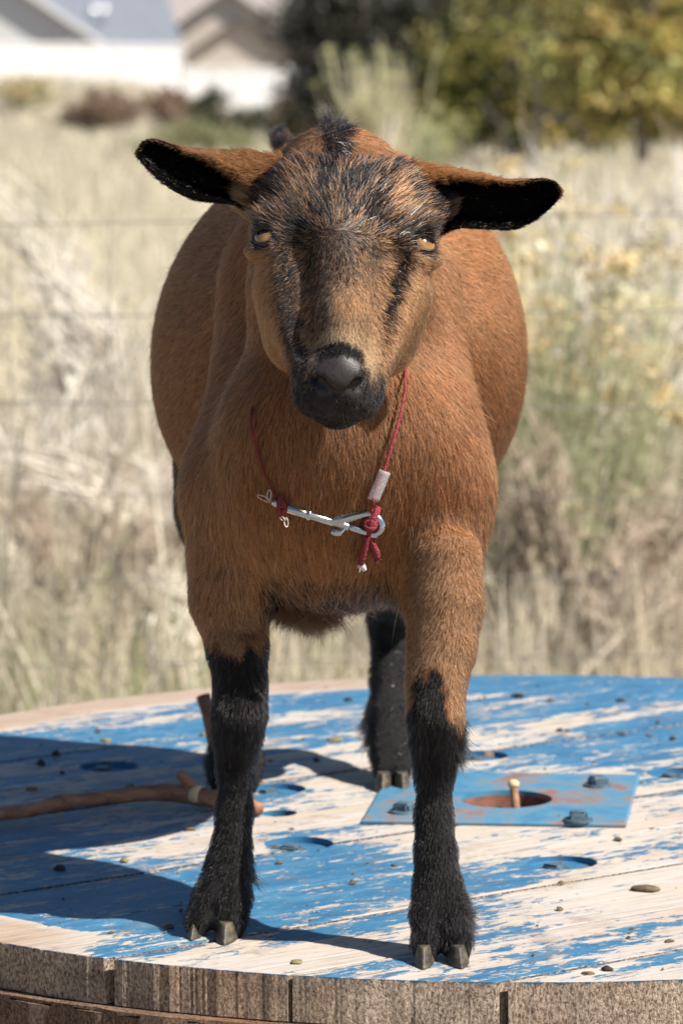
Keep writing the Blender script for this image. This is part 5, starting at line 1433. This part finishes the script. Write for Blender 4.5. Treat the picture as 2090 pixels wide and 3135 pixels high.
for s in (-1, 1):
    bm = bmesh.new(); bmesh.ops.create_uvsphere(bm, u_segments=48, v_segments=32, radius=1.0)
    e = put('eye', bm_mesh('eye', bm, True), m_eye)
    c = H(s * 51.0, 0.6, -1.5)
    gz_ = unit(HX * s * 0.62 + HN * 0.90 + HA * -0.02); up_ = unit(-HA - gz_ * np.dot(-HA, gz_)); xx_ = np.cross(up_, gz_)
    r = 0.0108
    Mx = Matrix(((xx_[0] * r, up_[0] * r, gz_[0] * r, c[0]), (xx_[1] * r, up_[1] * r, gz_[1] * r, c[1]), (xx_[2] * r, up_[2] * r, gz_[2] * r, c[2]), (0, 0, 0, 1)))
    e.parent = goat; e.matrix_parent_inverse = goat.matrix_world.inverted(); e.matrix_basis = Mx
    # dark rims of the lids round the almond opening
    for nm, sg, op in (('upper_eyelid', 1, .40), ('lower_eyelid', -1, .62)):
        pts = []
        for k in range(17):
            a = math.pi * k / 16; X_ = math.cos(a) * .76; Y_ = sg * math.sin(a) * op + .12 * X_ * s
            Z_ = math.sqrt(max(0.02, 1.06 - X_ * X_ - Y_ * Y_)); pts.append(c + (xx_ * X_ + up_ * Y_ + gz_ * Z_) * r)
        rr2 = np.interp(np.linspace(0, 1, 17), [0, .5, 1], [.0007, .0012 if sg > 0 else .0008, .0007])
        V, F = tubes(np.array([pts]), rr2[None], 8)
        put(nm, mesh_np(nm, V, F), m_lid, goat)

# ------------------------------------------------------------------ hooves
m_hoof, nt, b = new_mat('hoof_horn', 0.5, 0.4)
tc = N_(nt, 'ShaderNodeTexCoord'); hn = noise(nt, mapping(nt, tc.outputs['Object'], sc=(1, 1, 2.2)), 75, 6, .7)
nt.links.new(ramp(nt, hn, [(.32, (.022, .018, .017)), (.5, (.06, .048, .040)), (.62, (.11, .09, .045)), (.75, (.20, .17, .13))]), b.inputs['Base Color'])
nt.links.new(bump(nt, hn, .5, .0008), b.inputs['Normal'])
def claw(c, toe, w, l, h):
    """one claw: rounded wedge standing on the board; c = centre of the sole, toe = unit direction"""
    R = np.array([[toe[1], -toe[0], 0], [toe[0], toe[1], 0], [0, 0, 1]])
    g_ = 28; ax_ = np.linspace(-1.25, 1.25, g_)
    G = np.stack(np.meshgrid(ax_, ax_, ax_, indexing='ij'), -1)
    x, y, z = G[..., 0], G[..., 1], G[..., 2]
    hz = (z + 1) / 2
    cy_ = y + 0.55 * hz                                  # front wall leans back
    d = (np.abs(x / (1.04 - .34 * hz)) ** 2.1 + np.abs(cy_ / (1 - .30 * hz)) ** 2.1) ** .48 - .90 + .28 * np.clip(y, 0, 1) ** 2 * np.abs(x) * 0
    taper = .75 * np.clip(cy_ + .3, -.3, 1); d = d + np.abs(x) * taper * .8
    d = np.maximum(d, -(z + 1.0)); d = np.maximum(d, z - 1.0 + .3 * y * 0)
    V, F = surface_net(d, ax_, ax_, ax_); F = F[(F >= 0).all(axis=1)]
    V = smooth_mesh(V, F, 2, np.full(len(V), .4)); V[:, 2] = np.maximum(V[:, 2], -1)
    V = V * np.array([w / 2, l / 2, h / 2]); V[:, 2] += h / 2
    return V @ R + np.array([c[0], c[1], T + .0003]), F
def hoof(claws):
    ps = [claw(*q) for q in claws]; V, F, _ = join_np(ps)
    put('hoof', mesh_np('hoof', V, F), m_hoof, goat)
def cl(px, py, dx, w, l=.034, h=.0130):
    p = wt(px, py); return ((p[0], p[1] + l / 2 + .003, 0), unit([dx, -1, 0]), w, l, h)
hoof([cl(444, 2167, -.14, .0150), cl(516, 2178, -.06, .0185)])
hoof([cl(974, 2234, -.04, .0165), cl(1056, 2233, .10, .0180)])
hoof([cl(880, 1828, -.05, .0185, h=.015), cl(925, 1828, .05, .0180, h=.015)])
hoof([cl(512, 1852, -.1, .0185), cl(562, 1852, .05, .0180)])

# ------------------------------------------------------------------ tail tip / hip tuft behind the neck, dark flank hair
# ------------------------------------------------------------------ cord collar with snap hook
bvh = BVHTree.FromPolygons([Vector(v) for v in GV_], [tuple(f) for f in GF_.tolist()])
def onbody(px, py, off):
    o_ = Vector((0, 0, CAMZ)); d = (Vector(wp(px, py, 3.0)) - o_).normalized()
    h = bvh.ray_cast(o_, d)
    if h[0] is None: return wp(px, py, 3.0)
    return np.array(h[0]) - np.array(d) * off
collar = thing('collar', tuple(onbody(765, 1200, .01)), 'thin red cord collar with chrome snap hook hanging on the goat\'s chest', 'collar')
bpy.context.view_layer.update()
m_cord, nt, b = new_mat('red_cord', 0.8, 0.2)
tc = N_(nt, 'ShaderNodeTexCoord'); vo = N_(nt, 'ShaderNodeTexVoronoi'); vo.inputs['Scale'].default_value = 900; nt.links.new(tc.outputs['Object'], vo.inputs['Vector'])
nt.links.new(mixc(nt, vo.outputs['Distance'], (.34, .06, .07), (.18, .025, .032)), b.inputs['Base Color']); nt.links.new(bump(nt, vo.outputs['Distance'], 1.0, .0006), b.inputs['Normal'])
m_chr = plain('chrome', (0.62, 0.62, 0.64), 0.17, 0.5, 1.0, var=0.04, scale=200); 
m_white = plain('frayed_white_core', (.78, .72, .68), .9, .1, var=.1, scale=300)
m_slv, nt, b = new_mat('clear_plastic', 0.25, 0.5)
b.inputs['Base Color'].default_value = (.93, .90, .92, 1); b.inputs['Transmission Weight'].default_value = .75; b.inputs['IOR'].default_value = 1.15
def tube_obj(name, pts, r, mat, parent, n=40, sides=10):
    sp = spline(pts, n); rr = np.interp(np.linspace(0, 1, n), np.linspace(0, 1, len(r)), r) if hasattr(r, '__len__') else np.full(n, r)
    V, F = tubes(sp[None], rr[None], sides)
    return put(name, mesh_np(name, V, F), mat, parent)
HOFF = .0085
right = [onbody(px, py, HOFF if py > 900 else .006) for px, py in ((852, 1178), (862, 1130), (883, 1078), (900, 1020), (915, 970), (927, 910), (931, 860))]
left = [onbody(px, py, .0048) for px, py in ((636, 1150), (622, 1120), (603, 1078), (588, 1020), (577, 950))]
def round_neck(p, q, n):
    """points over the nape from p to q, lying on the neck"""
    out = []; a0, a1 = math.radians(112), math.radians(248)
    for i in range(1, n):
        f = i / n; w = math.sin(math.pi * f) ** .6; a = a0 + (a1 - a0) * f
        z = (p[2] * (1 - f) + q[2] * f) * (1 - w) + (T + .515) * w
        ctr = Vector((.0 - .002, 3.045 + .045 * w, z)); dr = Vector((math.sin(a), -math.cos(a), .45 * w)).normalized()
        h = bvh.ray_cast(ctr, dr)
        dist = min((Vector(h[0]) - ctr).length, .056) if h[0] is not None else .06
        out.append(np.array(ctr + dr * (dist + .004)))
    return out
nape = round_neck(right[-1], left[-1], 18)
tube_obj('cord', right + nape + left[::-1], [.0014] * 4 + [.0010] * 20 + [.0008, .0010], m_cord, collar, 220, 8)
tube_obj('sleeve', [onbody(884, 1082, HOFF), onbody(871, 1115, HOFF), onbody(857, 1148, HOFF)], .0042, m_slv, collar, 10, 16)
# snap hook
Ha = onbody(630, 1160, .0095); Hb = onbody(866, 1230, .0115)
ax_ = unit(Hb - Ha); nrm = unit(np.array([0, -1, .1]) - ax_ * np.dot(np.array([0, -1, .1]), ax_)); upv = np.cross(nrm, ax_); upv = upv if upv[2] > 0 else -upv
LL = np.linalg.norm(Hb - Ha)
def hk(s, u, o=0): return Ha + ax_ * s * LL + upv * u * .001 + nrm * o * .001
hook = put('snap_hook', mesh_np('snap_hook', *tubes(np.array([[hk(.11, 0), hk(.125, 0), hk(.3, 0), hk(.31, 0), hk(.33, 0), hk(.345, 0), hk(.36, 0), hk(.6, 0), hk(.72, 0), hk(.735, 0)]]) , np.array([[.0020, .0033, .0033, .0030, .0042, .0042, .0030, .0031, .0030, .0022]]), 16)), m_chr, collar)
tube_obj('hook_arm', [hk(.57, .8), hk(.65, 3.8), hk(.75, 8.6), hk(.85, 12.2), hk(.94, 12.4), hk(1.005, 9.0), hk(1.02, 4.6), hk(.99, 1.0), hk(.955, -.2), hk(.925, -.3)], [.0034, .0040, .0036, .0030, .0029, .0030, .0030, .0029, .0027, .0022], m_chr, hook, 60, 14)
tube_obj('gate', [hk(.735, 0), hk(.83, -.1), hk(.925, -.2)], [.0024, .0023, .0021], m_chr, hook, 10, 12)
tube_obj('thumb_lever', [hk(.69, -1.0, .5), hk(.68, -3.2, 1), hk(.66, -5.6, 1.6), hk(.61, -6.6, 1.8), hk(.58, -6.4, 1.8)], [.0018, .0019, .0022, .0024, .0018], m_chr, hook, 24, 12)
tube_obj('swivel', [hk(-.02, 2.6), hk(.0, 1.6), hk(.05, .2), hk(.09, 0), hk(.12, 0)], [.0018, .0030, .0022, .0022, .0020], m_chr, hook, 20, 12)
m_thread = plain('pale_thread', (.62, .50, .44), .7, .2, var=.15, scale=200)
# cord knots
def loop_pts(c, r1, r2, a0, a1, n, tiltv=0.0, turns=1.0):
    return [c + ax_ * r1 * math.cos(a) * .001 + upv * r2 * math.sin(a) * .001 + nrm * tiltv * math.sin(a * 1.5) * .001 for a in np.linspace(a0, a1, n)]
K1 = hk(.91, 6.5, 2.2)
tube_obj('knot', loop_pts(K1, 3.2, 3.6, 0, 6.3, 10, 1.5) + loop_pts(K1 + nrm * .0012 - upv * .001, 3.0, 2.2, .6, 6.6, 10, 1.0), .0022, m_cord, collar, 70, 10)
tube_obj('knot', [hk(.935, 19, 1.5), hk(.93, 13, 4.2), hk(.915, 7, 4.6), hk(.92, 2, 2.2), hk(.93, -3, -1)], .0024, m_cord, collar, 30, 10)
K2 = hk(.055, -1.0, 1.0)
tube_obj('knot', [hk(.03, 8, 0), hk(.035, 3, 2.5), hk(.05, -1.5, 3.4), hk(.075, -4.5, 1.5), hk(.10, -3.2, -1), hk(.09, 1, -2), hk(.06, 4, 1.5), hk(.08, 2.6, 3.0), hk(.10, -1.5, 3.2), hk(.085, -4.6, 1)], .0017, m_cord, collar, 70, 10)
for pts in ([(845, 1232), (838, 1258), (832, 1282), (829, 1296)], [(848, 1230), (856, 1252), (863, 1268), (865, 1280)]):
    P_ = [onbody(px, py, .0095 + .001 * k) for k, (px, py) in enumerate(pts)]
    e_ = tube_obj('cord_end', P_, [.0023, .0025, .0028, .0026], m_cord, collar, 24, 10)
    q = P_[-1]; dn = unit(P_[-1] - P_[-2])
    if pts[0][0] == 845:
        tube_obj('white_core', [q - dn * .001, q + dn * .002 + [.0015, 0, 0], q + dn * .005 + [.0035, 0, 0]], [.0024, .0027, .0018], m_white, e_, 12, 10)
    for k in range(16):
        a = q + rng.normal(0, .0009, 3); v = dn + rng.normal(0, .5, 3)
        if k == 0: fr_ = []
        fr_.append(np.stack([a, a + v * .0015, a + v * .0028 + rng.normal(0, .0006, 3)]))
    V, F = tubes(np.array(fr_), np.full((16, 3), .00022), 4, False); put('frayed_threads', mesh_np('frayed_threads', V, F), m_white if pts[0][0] == 845 else m_cord, e_)
for c, r1, r2, an in ((onbody(606, 1145, .011), .0050, .0014, -.15), (onbody(618, 1137, .011), .0014, .0036, .2), (onbody(649, 1192, .0115), .0022, .0010, -.4), (onbody(657, 1200, .0115), .0013, .0032, .35)):
    e1 = ax_ * math.cos(an) + upv * math.sin(an); e2 = -ax_ * math.sin(an) + upv * math.cos(an)
    P_ = [c + e1 * r1 * math.cos(a) + e2 * r2 * math.sin(a) + nrm * .0008 * math.sin(2 * a) for a in np.linspace(0, 6.28, 14)]
    tube_obj('thread_loop', P_, .00042, m_thread, collar, 40, 8)
